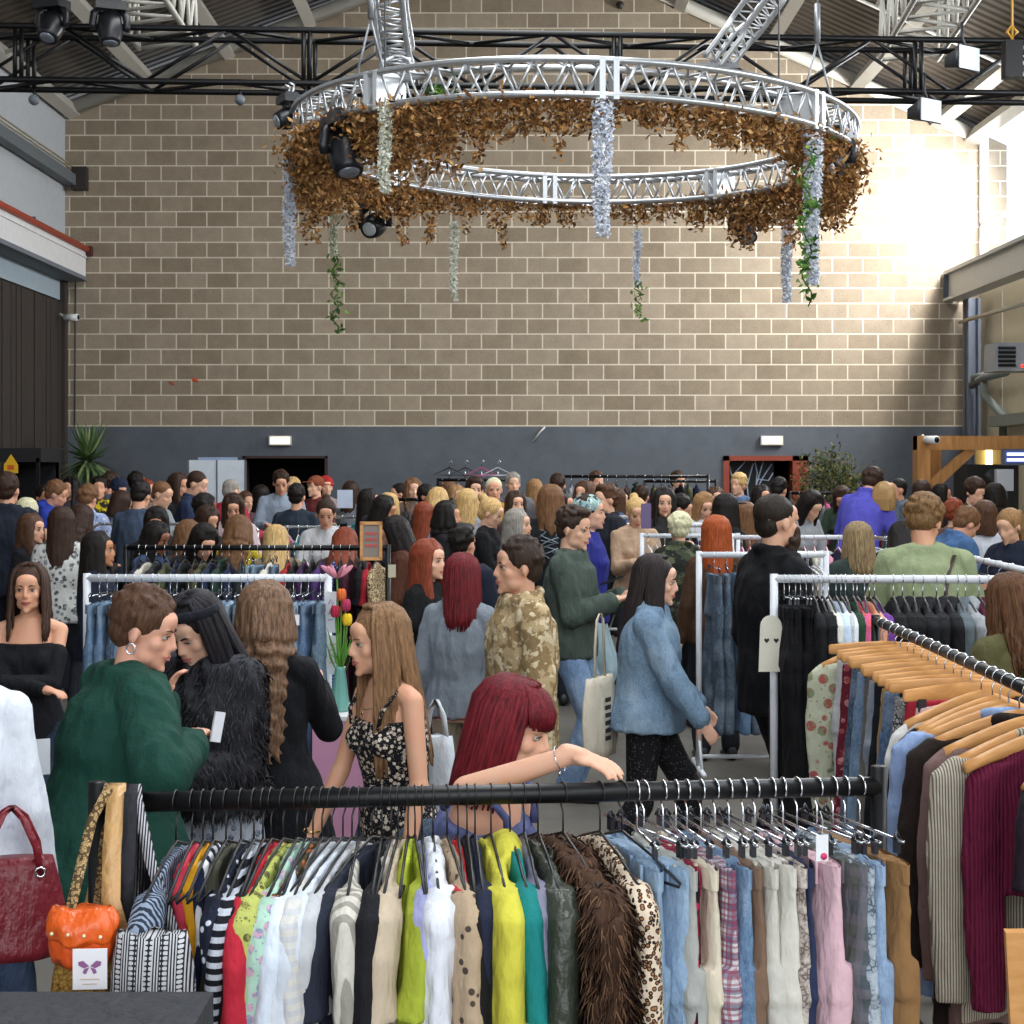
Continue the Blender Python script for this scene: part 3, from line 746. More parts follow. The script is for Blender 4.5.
RINGS = {'m': [(-.12, .150, .11), (-.02, .160, .115), (.10, .142, .105), (.27, .165, .115), (.38, .168, .104), (.445, .130, .080), (.50, .07, .06)],
         'f': [(-.12, .158, .12), (-.02, .165, .12), (.12, .118, .095), (.27, .140, .118), (.38, .142, .096), (.445, .105, .074), (.50, .06, .055)]}
def skeleton(q):
    """joint positions from pose dict q"""
    lean = q.get('lean', 0); tw = q.get('twist', 0); sex = q.get('sex', 'm'); pel = V((0, 0, .92-q.get('drop', 0)))
    RL = Matrix.Rotation(lean, 3, 'X')@Matrix.Rotation(q.get('side', 0), 3, 'Y')@Matrix.Rotation(tw, 3, 'Z')
    U = lambda x, y, z: pel+RL@V((x, y, z))
    sw = .168 if sex == 'm' else .148
    J = {'pel': pel, 'R': RL, 'U': U, 'neck': U(0, .01, .50)}
    for n, s in (('l', 1), ('r', -1)):
        J['sh'+n] = U(s*sw, .005, .428+q.get('shrug', 0))
        t = q.get('h'+n, (s*.25, -.02, .80)); tgt = V(t); tgt.z -= 0
        el, wr = ik(J['sh'+n], tgt, .285, .255, q.get('pole'+n, (s*.35, .6, -.6)))
        if q.get('el_'+n): el = V(q['el_'+n]); wr = el+(tgt-el)*min(1, .285/(tgt-el).length)
        J['el'+n] = el; J['wr'+n] = wr
        st = q.get('stride', 0)*s
        J['hip'+n] = pel+V((s*.09, 0, -.04)); J['an'+n] = V((s*q.get('stance', .10), -st, .09)); J['kn'+n] = ik(J['hip'+n], J['an'+n], .42, .42, (s*.1, -1, 0))[0]
    hp = q.get('hp', 0); hy = q.get('hy', 0); hr = q.get('roll', 0)
    J['head'] = Matrix.Translation(J['neck']+RL@V((0, -.025-.05*max(0, hp), .130-.03*max(0, hp))))@(Matrix.Rotation(tw+hy, 3, 'Z')@Matrix.Rotation(hp+lean*.3, 3, 'X')@Matrix.Rotation(hr, 3, 'Y')).to_4x4()
    return J
def body_mesh(q, J, voxel, fine):
    mb = MB(); sex = q.get('sex', 'm'); U = J['U']
    head_parts(mb, J['head'], sex == 'f'); g = q.get('girth', 1)
    mb.loft([[U(rx*g*cos(a)*.94, ry*g*sin(a)*.92, z) for a in [2*pi*k/20 for k in range(20)]] for z, rx, ry in RINGS[sex]])
    hb = J['head']@V((0, .022, -.06)); mb.cap(hb, J['neck']+V((0, 0, -.03)), .050 if sex == 'm' else .043, .058 if sex == 'm' else .05)
    for s, n in ((1, 'l'), (-1, 'r')):
        mb.cap(U(s*.04, .01, .475), J['sh'+n], .036, .040)
        if sex == 'f': mb.ell(U(s*.068, -.085, .29), (.052, .045, .052), M=J['R'])
        k = .9 if sex == 'f' else 1
        mb.cap(J['sh'+n], J['el'+n], .044*k, .036*k); mb.cap(J['el'+n], J['wr'+n], .039*k, .026*k)
        dr = (J['wr'+n]-J['el'+n]).normalized()+V(q.get('hd'+n, (0, 0, 0)))
        hand_parts(mb, J['wr'+n], dr, q.get('hn'+n, (s*1, -.2, .1) if dr.z < -.6 else (0, 0, 1)), .98*k, q.get('curl'+n, .45), s if dr.z > -.6 else -s, fine)
        mb.cap(J['hip'+n], J['kn'+n], .078, .05); mb.cap(J['kn'+n], J['an'+n], .05, .036)
        mb.ell(J['an'+n]+V((0, -.05, -.045)), (.04, .12, .035))
    return remesh(mb, voxel, 3 if fine else 1, .5, name='body')
def top_mesh(q, J, kind, voxel, seed=0, sleeve=1.0, hem=-.12, ease=.02, flare=.0, wr=.008, hood=False):
    mb = MB(); sex = q.get('sex', 'm'); U = J['U']; g = q.get('girth', 1); rings = []
    base = RINGS[sex]
    def at(z):
        if z <= base[0][0]:
            k = base[0]; return (k[1], k[2])
        for a, b in zip(base, base[1:]):
            if z <= b[0]:
                t = (z-a[0])/(b[0]-a[0]); return (a[1]*(1-t)+b[1]*t, a[2]*(1-t)+b[2]*t)
        return base[-1][1:]
    zt = {'offshoulder': .37, 'strap': .36, 'camisole': .36}.get(kind, .505)
    zs = [hem+(zt-hem)*i/12 for i in range(13)]
    for z in zs:
        rx, ry = at(z); k = max(0, (.2-z))*flare
        e = ease*(1 if z < .42 else .55)
        waist = rx
        if ease > .03: waist = max(rx, .9*at(.27)[0])
        a_, b_ = waist*g+e+k, ry*g+e+k*.8
        ring = []
        for i in range(24):
            a = 2*pi*i/24
            p = (a_*cos(a), b_*sin(a)); 
            if z < -.12:  # below the hips follow the vertical
                pp = J['pel']+V((p[0], p[1], z))+(J['R']@V((0, 0, -.12))-V((0, 0, -.12)))
            else: pp = U(p[0], p[1], z)
            ring.append(pp)
        rings.append(ring)
    mb.loft(rings)
    for s, n in ((1, 'l'), (-1, 'r')):
        if kind in ('strap', 'camisole'):
            pass
        elif kind != 'offshoulder': mb.cap(U(s*.045, .012, .478), J['sh'+n], .036+ease*.4, .042+ease*.5)
        if sex == 'f' and z > 0: mb.ell(U(s*.066, -.088, .29), (.054+ease*.5, .045+ease*.4, .054), M=J['R'])
        if sleeve > 0:
            sh_, el, w_ = J['sh'+n], J['el'+n], J['wr'+n]
            if kind == 'offshoulder': sh_ = sh_.lerp(el, .42)
            k = .9 if sex == 'f' else 1; e2 = ease
            if sleeve >= 1: mb.cap(sh_, el, .043*k+e2*.8, .037*k+e2*.8, 14); mb.cap(el, el.lerp(w_, .93*min(1, sleeve)), .038*k+e2*.8, .028*k+e2*.6, 14)
            else: mb.cap(sh_, sh_.lerp(el, sleeve), .044*k+e2*.7, .043*k+e2, 14)
    if hood: mb.ell(U(0, .075, .5), (.11, .06, .07), M=J['R'])
    if kind in ('jacket', 'coat', 'shirt', 'denimjacket'):
        mb.tube([U(.078*cos(a), .07*sin(a)+.005, .515+.012*sin(a)) for a in [2*pi*i/16 for i in range(16)]], .017, 8, closed=True)
    return remesh(mb, voxel, 3, .5, wr, 9, seed, name=kind)
def legs_mesh(q, J, voxel, seed=0, kind='trousers', ease=.010, length=1.0):
    mb = MB(); sex = q.get('sex', 'm'); g = q.get('girth', 1); p = J['pel']; hw_, hd_ = (.155*g+ease, .115*g+ease)
    if kind == 'skirt':
        zb = .42-q.get('drop', 0)
        rs = [(.10, hw_*.9), (0, hw_), (-.12, hw_*1.08), (-.3, hw_*1.25), (zb-.92-0*.1, hw_*1.5)]
        mb.loft([[p+V((r*cos(a)*(1+.05*sin(9*a)*(z < -.1)), r*.8*sin(a)*(1+.05*sin(9*a)*(z < -.1)), z)) for a in [2*pi*k/40 for k in range(40)]] for z, r in rs])
    else:
        mb.loft([[p+V((hw_*k_*cos(a), hd_*k_*sin(a), z)) for a in [2*pi*k/20 for k in range(20)]] for z, k_ in ((.05, .86), (0, .95), (-.10, .98))])
        for n in 'lr':
            kn, an = J['kn'+n], J['an'+n]
            mb.cap(J['hip'+n], kn, .084+ease, .056+ease, 14); mb.cap(kn, kn.lerp(an, length), .058+ease, .05+ease*1.3, 14)
    return remesh(mb, voxel, 3, .5, .005, 9, seed, name=kind)
def shoe_mesh(J, n, heel=.0):
    c = J['an'+n]; mb = MB(); rings = []
    for y, w_, h in ((.075, .02, .05), (.06, .036, .095), (.0, .04, .10), (-.06, .043, .07), (-.12, .046, .055), (-.17, .04, .045), (-.195, .02, .03)):
        rings.append([V((c.x+w_*cos(a), c.y+y, max(0.004, h*.5+h*.5*sin(a)))) for a in [2*pi*k/14 for k in range(14)]])
    mb.loft(rings); return mb.mesh('shoe')

# ---- hair, in head space (face towards -Y, chin at z=-.11, top of skull z=.117)
def capshell(mb, grow=0, back=0, low=0):
    mb.ell((0, .022+back, .046), (.084+grow, .098+grow, .088+grow), 24, 14)
    mb.ell((0, .058+back, -.012-low), (.066+grow, .055+grow, .07+low), 18, 10)
def lockpath(th, L_, wav=0, ph=0, rr_=1.0, front=.0, H=None):
    """th: angle from the face round the head, + to the left"""
    sx = 1 if th > 0 else -1; a = abs(th); dx, dy = sin(a)*sx, -cos(a)
    fr = a < rad(105)
    pts = [V((.006*sx, .0+.03*(a > rad(140))-.055*max(0, cos(a)), .130))]
    for el in (62, 35, 8):
        e = rad(el); pts.append(V((.086*rr_*dx*cos(e), .020+.098*rr_*dy*cos(e), .046+.088*sin(e))))
    z = -.03; x, y = pts[-1].x, pts[-1].y; n = max(3, int(L_/.05))
    for i in range(n):
        z = -.02-(L_-.0)*(i+1)/n*1.0; u = (i+1)/n
        yy = y+((-.05*u if fr else .035*u) if L_ > .2 else 0)
        xx = x*(1+.12*sin(min(1, u*1.5)*pi*.6)*(L_ > .2)) if a < rad(150) else x*(1+.25*u)
        if wav: xx += wav*sin(u*L_*52+ph); yy += wav*cos(u*L_*47+ph*1.3)
        pts.append(V((xx, yy, z)))
    return pts
def hair_mesh(style, seed=1, fine=False, L_=.38):
    r = random.Random(seed); mb = MB(); vox = .007 if fine else .011
    if style in ('short', 'quiff', 'fade', 'tousled', 'afro', 'curlytop'):
        g = {'short': .002, 'fade': -.004, 'quiff': .0, 'tousled': .006, 'afro': .02, 'curlytop': .008}[style]
        mb.ell((0, .020, .048), (.082+g, .096+g, .084+g), 22, 12)
        mb.ell((0, .055, -.005), (.066+g, .05+g, .06), 16, 10)
        if style == 'quiff': mb.ell((0, -.035, .112), (.06, .055, .03), 14, 8)
        if style in ('tousled', 'curlytop', 'afro', 'short', 'quiff'):
            n, sz = {'tousled': (110, .022), 'curlytop': (160, .022), 'afro': (220, .03), 'short': (60, .014), 'quiff': (70, .016)}[style]
            for _ in range(n):
                th = r.uniform(-pi, pi); el = r.uniform(-.35 if abs(th) > 1.5 else .45, 1.5); rad_ = 1.0
                c = V((.084*sin(th)*cos(el), .02-.098*cos(th)*cos(el), .05+.088*sin(el)))
                mb.ell(c, (sz*r.uniform(.6, 1.2), sz*r.uniform(.6, 1.2), sz*r.uniform(.5, .9)), 8, 6)
        return remesh(mb, vox, 1, wr=.003, wrs=22, seed=seed, name='hair')
    capshell(mb)
    if style == 'bun':
        mb.ell((0, .12, .10), (.04, .04, .038)); 
        return remesh(mb, vox, 2, wr=.002, wrs=20, seed=seed, name='hair')
    if style == 'lowbun':
        mb.ell((0, .125, .0), (.045, .035, .04)); return remesh(mb, vox, 2, wr=.003, wrs=20, seed=seed, name='hair')
    if style == 'pony':
        mb.tube([(0, .10, .07), (0, .145, .06), (0, .16, -.02), (0, .14, -.12), (0, .12, -.2)], [.018, .028, .035, .028, .01], 10)
        return remesh(mb, vox, 2, wr=.003, wrs=20, seed=seed, name='hair')
    n = 64 if not fine else 150
    wav = {'long': .0, 'wavy': .008, 'curly': .02, 'bob': .0, 'bobcut': 0, 'medium': .004}[style]
    L0 = {'bob': .13, 'bobcut': .10, 'medium': .22}.get(style, L_)
    for i in range(n):
        th = rad(52)+(pi-rad(52))*((i+.5)/n*2 % 1); th *= (1 if i < n/2 else -1); th += r.uniform(-.06, .06)
        if abs(th) < rad(50) or abs(th) > pi*1.02: continue
        L1 = L0*r.uniform(.86, 1.05); pts = lockpath(th, L1, wav*r.uniform(.7, 1.3), r.uniform(0, 6), r.uniform(.97, 1.05))
        m = len(pts); w0 = (.016 if not fine else .0105)*(1.5 if style == 'curly' else 1)*r.uniform(.8, 1.2)
        rs = [w0*(1 if k < m-3 else (.8, .6, .3)[k-m+3]) for k in range(m)]
        mb.tube(pts, rs, 6 if fine else 7)
    if fine and style != 'curly':
        me = mb.mesh('hair'); return me
    return remesh(mb, vox, 1, wr=.004, wrs=20, seed=seed, name='hair')
def hat_mesh(kind):
    mb = MB()
    if kind == 'cap':
        mb.ell((0, .018, .058), (.09, .103, .082), 24, 12); mb.ell((0, -.125, .062), (.062, .065, .008), 18, 6)
    elif kind == 'beanie':
        mb.ell((0, .022, .062), (.092, .104, .09), 24, 12); mb.tube([(.088*sin(a), .02-.1*cos(a), .04) for a in [2*pi*k/24 for k in range(24)]], .014, 8, closed=True, up=(0, 0, 1))
    else:
        mb.ell((0, .022, .056), (.09, .104, .085), 24, 12); mb.ell((.0, .135, .0), (.03, .025, .022)); mb.cap((0.01, .14, 0), (.03, .16, -.12), .02, .01); mb.cap((-.01, .14, 0), (-.03, .15, -.1), .02, .01)
    return remesh(mb, .009, 2, name=kind)

def face_parts(root, J, sk, hair, lips='b5625c', detail=True, eyecol='3b2a1e', closed=False):
    """eyes, brows and lips as small parts following the head"""
    M = J['head']
    for s in (-1, 1):
        e = MB(); c = V((s*.031, -.0745, .0045)); e.ell(M@c, (.0122, .0090, .0068 if not closed else .002), 14, 10, M=M.to_3x3(), mi=0)
        e.ell(M@(c+V((0, -.0072, .0003))), (.0056, .0026, .0056 if not closed else .001), 10, 8, M=M.to_3x3(), mi=1)
        e.build('eye', [plain('b5aca4', .3), plain(eyecol, .15)], root)
        if detail:
            b = MB(); b.tube([M@V((s*x, y, z)) for x, y, z in ((.014, -.0905, .024), (.028, -.088, .029), (.045, -.077, .026))], [.0028, .0034, .0015], 6); b.build('eyebrow', hair, root)
            l = MB(); l.tube([M@V((s*x, y, z)) for x, y, z in ((.017, -.0835, .0085), (.030, -.0875, .0125), (.044, -.0775, .0070))], [.0016, .0022, .0012], 5); l.build('eyelash', plain('221814', .5), root)
    if detail:
        l = MB()
        l.tube([M@V(p) for p in ((-.023, -.0835, -.056), (-.011, -.0945, -.0525), (0, -.0965, -.054), (.011, -.0945, -.0525), (.023, -.0835, -.056))], [.0012, .0035, .0032, .0035, .0012], 8)
        l.tube([M@V(p) for p in ((-.021, -.0835, -.0575), (-.01, -.0935, -.0615), (0, -.0955, -.0625), (.01, -.0935, -.0615), (.021, -.0835, -.0575))], [.0012, .004, .0045, .004, .0012], 8)
        l.build('lips', plain(lips, .4), root)

POSES = {
 's': {}, 'b': dict(hl=(.16, -.36, 1.12), hr_=(-.16, -.36, 1.12), lean=.12, hp=.3), 'r': dict(hl=(.12, -.40, 1.15), hr_=(-.2, -.46, 1.38), lean=.1, hp=.1),
 'p': dict(hl=(.07, -.30, 1.16), hr_=(-.07, -.30, 1.14), hp=.38), 'c': dict(hl=(-.11, -.25, 1.14), hr_=(.11, -.28, 1.10), polel=(.6, 0, -.6), poler=(-.6, 0, -.6)),
 't': dict(hy=.75), 'u': dict(hy=-.75), 'd': dict(hl=(.2, -.42, 1.0), hr_=(-.2, -.42, 1.0), lean=.38, hp=.5)}
PC = {}
def pose(code, sex):
    k = (code, sex)
    if k not in PC:
        q = dict(POSES[code]); q['sex'] = sex
        if 'hr_' in q: q['hr'] = q.pop('hr_')
        PC[k] = q
    return PC[k]
CACHE = {}
def cached(key, fn):
    if key not in CACHE: CACHE[key] = fn()
    return CACHE[key]
def setmat(o, m):
    o.material_slots[0].link = 'OBJECT'; o.material_slots[0].material = m
SK = {'f': 'e2b598', 'l': 'd9a486', 't': 'c08a66', 'b': '8a5a3e', 'p': 'eac4ae', 'k': '5f3d2b'}
HC_ = {'k': '1a1412', 'd': '35231a', 'b': '4f3525', 'm': '6e4d33', 'l': '94704a', 'y': 'c3a06a', 'w': 'dccba6', 'g': '9c4a22', 'r': '6e1f22', 'a': '7d3a24', 'e': '8c867e'}
PLACED = []
def clear_spot(px, d, rmin=.46):
    def ok(dd):
        x = (px-512)/F*dd
        if any((x-a)**2+(dd-b)**2 < (rmin+c)**2 for a, b, c in PLACED): return False
        for A, B, r in RAILS.values():
            ab = (B-A).xy; t = max(0, min(1, (V((x, dd))-A.xy).dot(ab)/ab.length_squared))
            if (A.xy+ab*t-V((x, dd))).length < .36: return False
        return dd < 23.2
    best = d
    for k in range(60):
        c = d*(1+(.012*((k+1)//2))*(1 if k % 2 else -1))
        if ok(c): best = c; break
    PLACED.append(((px-512)/F*best, best, 0)); return best
def person(px, py, d, rz, pc, sex, hairs, skn, topc, label, top='sweater', bot='23262e', sleeve=1, detail=False, hat=None, pat='plain', h2='ffffff', h3='000000', xyz=None):
    d = clear_spot(px, d); h = HC-(py-HY)/F*d
    q = pose(pc, sex); J = cached(('J', pc, sex), lambda: skeleton(q))
    ht = (J['head']@V((0, 0, .13))).z
    h = max(1.42, min(1.93, h)); s = h/ht
    x = (px-512)/F*d
    # the head should be at px, so offset the root by the head's own offset
    hx = J['head'].translation; cr, sr = cos(rad(rz)), sin(rad(rz)); off = V((hx.x*cr-hx.y*sr, hx.x*sr+hx.y*cr))*s
    root = empty('person', (x-off.x, d-off.y, 0), rad(rz), label, 'person', 'shoppers in the market crowd'); root.scale = (s, s, s)
    vx = .0125
    b = obj('body', cached(('body', pc, sex), lambda: body_mesh(q, J, .0115, False)), skin('d9a486'), root); setmat(b, skin(SK[skn]))
    hs, hc = hairs[:-1], hairs[-1]
    hm = hairm(HC_[hc])
    if hs:
        o = obj('hair', cached(('hair', hs), lambda: hair_mesh(hs, 3)), hm, root); setmat(o, hm); o.matrix_local = J['head']
    if hat:
        o = obj('hat', cached(('hat', hat[0]), lambda: hat_mesh(hat[0])), cloth('333333'), root); setmat(o, cloth(*hat[1:])); o.matrix_local = J['head']
    kw = dict(tee=dict(sleeve=.6, ease=.022), sweater=dict(ease=.028), jacket=dict(ease=.034, wr=.014), shirt=dict(ease=.03), coat=dict(ease=.045, hem=-.4), tank=dict(sleeve=0, ease=.012), hoodie=dict(ease=.04, hood=True))[top]
    o = obj(top, cached(('top', top, pc, sex), lambda: top_mesh(q, J, top, .014, len(CACHE), **kw)), cloth('333333'), root); setmat(o, cloth(topc, pat, h2, h3))
    o = obj('trousers', cached(('leg', pc, sex), lambda: legs_mesh(q, J, .018)), cloth('333333'), root); setmat(o, cloth(bot))
    for n in 'lr': obj('shoe', cached(('shoe', pc, sex, n), lambda: shoe_mesh(J, n)), plain('1c1c1f', .5), root)
    if detail:
        face_parts(root, J, skn, hm, detail=True)
    return root
# ------------------------------------------------------------ clothes rails
ORD = ['first', 'second', 'third', 'fourth', 'fifth', 'sixth', 'seventh', 'eighth', 'ninth', 'tenth', 'eleventh', 'twelfth', 'thirteenth', 'fourteenth', 'fifteenth', 'sixteenth', 'seventeenth', 'eighteenth', 'nineteenth', 'twentieth']
ORD += ['twenty-'+k for k in ORD[:9]]+['thirtieth']+['thirty-'+k for k in ORD[:9]]+['fortieth']+['forty-'+k for k in ORD[:9]]+['fiftieth']
def rack(key, A, B, z, r, m, label, foot=True, ext=.0, post_r=None, round_top=False, postz=None, feetw=.28):
    A = V((A[0], A[1], z)); B = V((B[0], B[1], z)); dr = (B-A).normalized(); pr = post_r or r
    t = empty('clothes_rack', ((A.x+B.x)/2, (A.y+B.y)/2, 0), 0, label, 'clothes rack'); o = t.location; nx = V((-dr.y, dr.x, 0))
    if round_top:
        mb = MB(); c = .09
        pts = [A-o-V((0, 0, c))]+[A-o+dr*(c*(1-cos(w)))+V((0, 0, -c+c*sin(w))) for w in [pi/2*k/5 for k in range(1, 6)]]
        pts += [B-o-dr*(c*(1-cos(w)))+V((0, 0, -c+c*sin(w))) for w in [pi/2*k/5 for k in range(5, 0, -1)]]+[B-o-V((0, 0, c))]
        mb.tube(pts, r, 10); mb.build('rail', m, t); zt = z-.08
    else:
        MB().cyl(A-o+dr*.0, B-o, r, 16).build('rail', m, t); zt = (postz or z+r*1.2)
    for e, s in ((A, 1), (B, -1)):
        MB().cyl((e.x-o.x, e.y-o.y, .10), (e.x-o.x, e.y-o.y, zt), pr, 14).build('post', m, t)
        if pr > .02: MB().cyl((e.x-o.x, e.y-o.y, zt), (e.x-o.x, e.y-o.y, zt+.006), pr*1.08, 14).build('end_cap', plain('3a3b3f', .4) if m == M_BLK else m, t)
        p = V((e.x-o.x, e.y-o.y, .09)); b = MB()
        b.cyl(p-nx*feetw, p+nx*feetw, pr*.9, 10); bb = b.build('foot', m, t)
        b = MB()
        for k in (-1, 1): b.cap(p-V((0, 0, .0)), p+V((0, 0, .30)), .0, .0) if 0 else None
        for k in (-1, 1):
            q = p+nx*(feetw-.02)*k
            MB().cyl(q+V((-.012, 0, -.055)), q+V((.012, 0, -.055)), .034, 12).build('castor', plain('202124', .5), t)
            MB().cyl(p+nx*.16*k, p+V((0, 0, .22)), pr*.5, 8).build('brace', m, t)
    MB().cyl(A-o-V((0, 0, z-.16)), B-o-V((0, 0, z-.16)), r*.7, 10).build('bottom_bar', m, t)
    RAILS[key] = (A, B, r); return t
def hook(mb, rr_, zb=-.09, wr_=.0018, mi=0):
    g = rr_+wr_
    pts = [V((g*cos(a), 0, g*sin(a))) for a in [rad(-35+215*k/12) for k in range(13)]]
    pts += [V((-g*.8, 0, -g*.8)), V((0, 0, -g*1.7)), V((0, 0, zb))]
    mb.tube(pts, wr_, 6, mi=mi)
def hanger(kind, rr_, col='141417'):
    key = ('hang', kind, rr_, col)
    def make():
        h = MB(); a = MB(); extra = None
        zb = -.06-rr_
        if kind == 'wire':
            hook(h, rr_, zb, .0019); a.tube([(0, 0, zb), (.10, 0, zb-.03), (.195, 0, zb-.068), (.19, 0, zb-.075), (0, 0, zb-.078), (-.19, 0, zb-.075), (-.195, 0, zb-.068), (-.10, 0, zb-.03)], .0032, 6, closed=True)
        elif kind == 'plastic':
            hook(h, rr_, zb, .0026); a.tube([(0, 0, zb), (.10, 0, zb-.028), (.19, 0, zb-.075), (.185, 0, zb-.088), (0, 0, zb-.088), (-.185, 0, zb-.088), (-.19, 0, zb-.075), (-.10, 0, zb-.028)], .0055, 7, closed=True)
        elif kind == 'wood':
            hook(h, rr_, zb, .0022); n = 12
            rs = []
            for k in range(n+1):
                x = -.215+.43*k/n; z = zb-.005-.075*(abs(x)/.215)**1.35; hh = .024-.010*abs(x)/.215; ty = .010+.012*(abs(x)/.215)**2
                rs.append([V((x, ty*cos(w), z+hh*sin(w))) for w in [2*pi*q/10 for q in range(10)]])
            a.loft(rs)
        elif kind == 'clip':
            hook(h, rr_, zb, .002); a.cyl((-.165, 0, zb), (.165, 0, zb), .0035, 8)
            extra = []
            for s in (-1, 1):
                x_ = MB(); x_.box((s*.14, 0, zb-.012), (.016, .009, .030)); x_.tube([(s*.14, -.008, zb+.0), (s*.14, 0, zb+.016), (s*.14, .008, zb+.0)], .004, 5); extra.append(x_)
        elif kind == 'woodclip':
            hook(h, rr_, zb, .0022); a.loft([[V((x, hh*.28*cos(w), zb+hh*sin(w)-.010*(abs(x)/.2)**2)) for w in [2*pi*q/10 for q in range(10)]] for x, hh in ((-.205, .014), (-.2, .018), (-.1, .022), (0, .026), (.1, .022), (.2, .018), (.205, .014))])
            extra = []
            for s in (-1, 1):
                x_ = MB(); x_.box((s*.15, 0, zb-.038), (.024, .016, .036)); x_.cyl((s*.15, 0, zb-.01), (s*.15, 0, zb-.03), .003); extra.append(x_)
        return h.mesh('hook'), a.mesh('arm'), [q.mesh('clip') for q in extra] if extra else None
    return cached(key, make)
M_CLIP = plain('4a4c52', .25, .8)
HMAT = {'wire': (M_CHROME, None), 'plastic': (M_CHROME, None), 'wood': (M_CHROME, 'w'), 'clip': (M_CHROME, 'c'), 'woodclip': (M_CHROME, 'w')}
M_WOODH = m_noise('c1874b', 'dba468', 9, .4, .08, (1, 1, 4))
def put_hanger(kind, p, rz, rr_, label, col='141417', group=None, hookm=None):
    h, a, e = hanger(kind, rr_, col); am = M_WOODH if 'wood' in kind else (M_CHROME if kind == 'clip' else plain(col, .35))
    t = empty('hanger', p, rz, label, 'hanger', group)
    o = obj('hook', h, M_CHROME, t); o.material_slots[0].link = 'OBJECT'; o.material_slots[0].material = hookm or (am if kind == 'wire' else M_CHROME)
    obj('arm', a, am, t)
    if e:
        for q in e: obj('clip', q, M_CLIP, t)
    return t
ZB = -.06
def g_top(seed, L=.62, w=.205, t=.02, sl='long', flare=.0, vox=.011, col='crew', bulk=1.0, slump=0, wr=.0035, neckdrop=0):
    """hung top: shoulder line at the hanger, folds and sleeves fused into one surface"""
    r = random.Random(seed); mb = MB(); ph = r.uniform(0, 6); ph2 = r.uniform(0, 6); k1 = r.uniform(22, 34)
    rows = []; nr = 16; z00 = ZB-.012
    for j in range(nr+1):
        u = j/nr; z = z00-L*u
        ww = w*(.93+.10*min(1, u*3)-.04*sin(u*pi)+flare*u) if sl != 'strap' else w*(.55+.45*min(1, u*2.6)+flare*u)
        tt = t*bulk*(.45+.55*min(1, u*4)+.5*u); ring = []
        amp = .010*bulk*min(1, u*2.5)*(1+u)
        for i in range(36):
            a = 2*pi*i/36; x = ww*cos(a); y = tt*sin(a)*(1 if abs(sin(a)) > .2 else 1)
            y += amp*sin(k1*x+ph)+amp*.6*sin(k1*2.1*x+ph2+u*2)+slump*u*u
            zz = z-max(0, abs(x)-.045)*.36*(1-u)+(.012 if j == nr else 0)*sin(9*x+ph)
            ring.append(V((x, y, zz)))
        rows.append(ring)
    mb.loft(rows)
    if sl in ('long', 'short'):
        ln = .54 if sl == 'long' else .19
        for s in (-1, 1):
            p0 = V((s*(w*.86), 0, z00-.055)); sw = r.uniform(-.02, .03); sy = r.uniform(-.03, .03)
            pts = [p0, p0+V((s*.035, 0, -.04)), p0+V((s*(.055+sw*.3), sy*.3, -.04-ln*.35)), p0+V((s*(.055+sw*.7), sy*.6, -.04-ln*.7)), p0+V((s*(.05+sw), sy, -.04-ln))]
            b = bulk; rs = [.040*b, .050*b, .047*b, .042*b, .036*b if sl == 'long' else .052]
            rings = []
            for q, (p, rr_) in enumerate(zip(pts, rs)):
                rings.append([p+V((rr_*cos(a)*1.12, rr_*sin(a)*.62*(1+.15*sin(3*a+ph)), (0 if q else .03*sin(a)*0))) for a in [2*pi*k/16 for k in range(16)]])
            mb.loft(rings)
    if sl == 'strap':
        for s in (-1, 1): mb.tube([(s*.07, 0, ZB-.03), (s*.085, -.012, ZB-.09), (s*.09, 0, ZB-.14)], .012, 8)
    if col == 'hood': mb.ell((0, .03, ZB-.045), (.085, .036, .05))
    if col == 'collar': mb.tube([(.062*cos(a), .028*sin(a), ZB-.012+.01*sin(a)) for a in [2*pi*i/14 for i in range(14)]], .014, 8, closed=True)
    return remesh(mb, vox, 2, .5, wr, 16, seed, name='garment')
def g_bottom(seed, L=.98, w=.185, t=.026, vox=.011, kind='trousers', wr=.004):
    r = random.Random(seed); mb = MB(); z0 = ZB-.045; ph = r.uniform(0, 6)
    if kind == 'skirt':
        rows = []
        for j in range(15):
            u = j/14; ring = []
            for i in range(48):
                a = 2*pi*i/48; ww = w*(.92+.25*u); tt = t*(1+1.2*u)
                x = ww*cos(a); ring.append(V((x, tt*sin(a)+.013*u*sin(38*x+ph)+.003*sin(60*x), z0-L*u)))
            rows.append(ring)
        mb.loft(rows)
    else:
        hip = .26; rows = []
        for j in range(7):
            u = j/6; rows.append([V((w*(.95+.12*u)*cos(a), t*(.7+.8*u)*sin(a)+.006*u*sin(30*w*cos(a)+ph), z0-hip*u)) for a in [2*pi*k/30 for k in range(30)]])
        mb.loft(rows)
        for s in (-1, 1):
            rows = []; dy = s*r.uniform(.0, .014); ww = w*.52
            for j in range(12):
                u = j/11; dy_ = dy*min(1, u*1.6); lw_ = ww*(1.0-.22*u if kind != 'wide' else 1+.1*u); cx = s*(w*.53)
                rows.append([V((cx+lw_*cos(a), dy_+t*(1.2+.25*sin(min(1, u*2)*pi/2)-.2*u)*sin(a)+.006*sin(7*u+ph+s)+.004*sin(3*a+9*u), z0-hip*.75-(L-hip*.75)*u)) for a in [2*pi*k/22 for k in range(22)]])
            mb.loft(rows)
    return remesh(mb, vox, 2, .5, wr, 15, seed, name='garment')
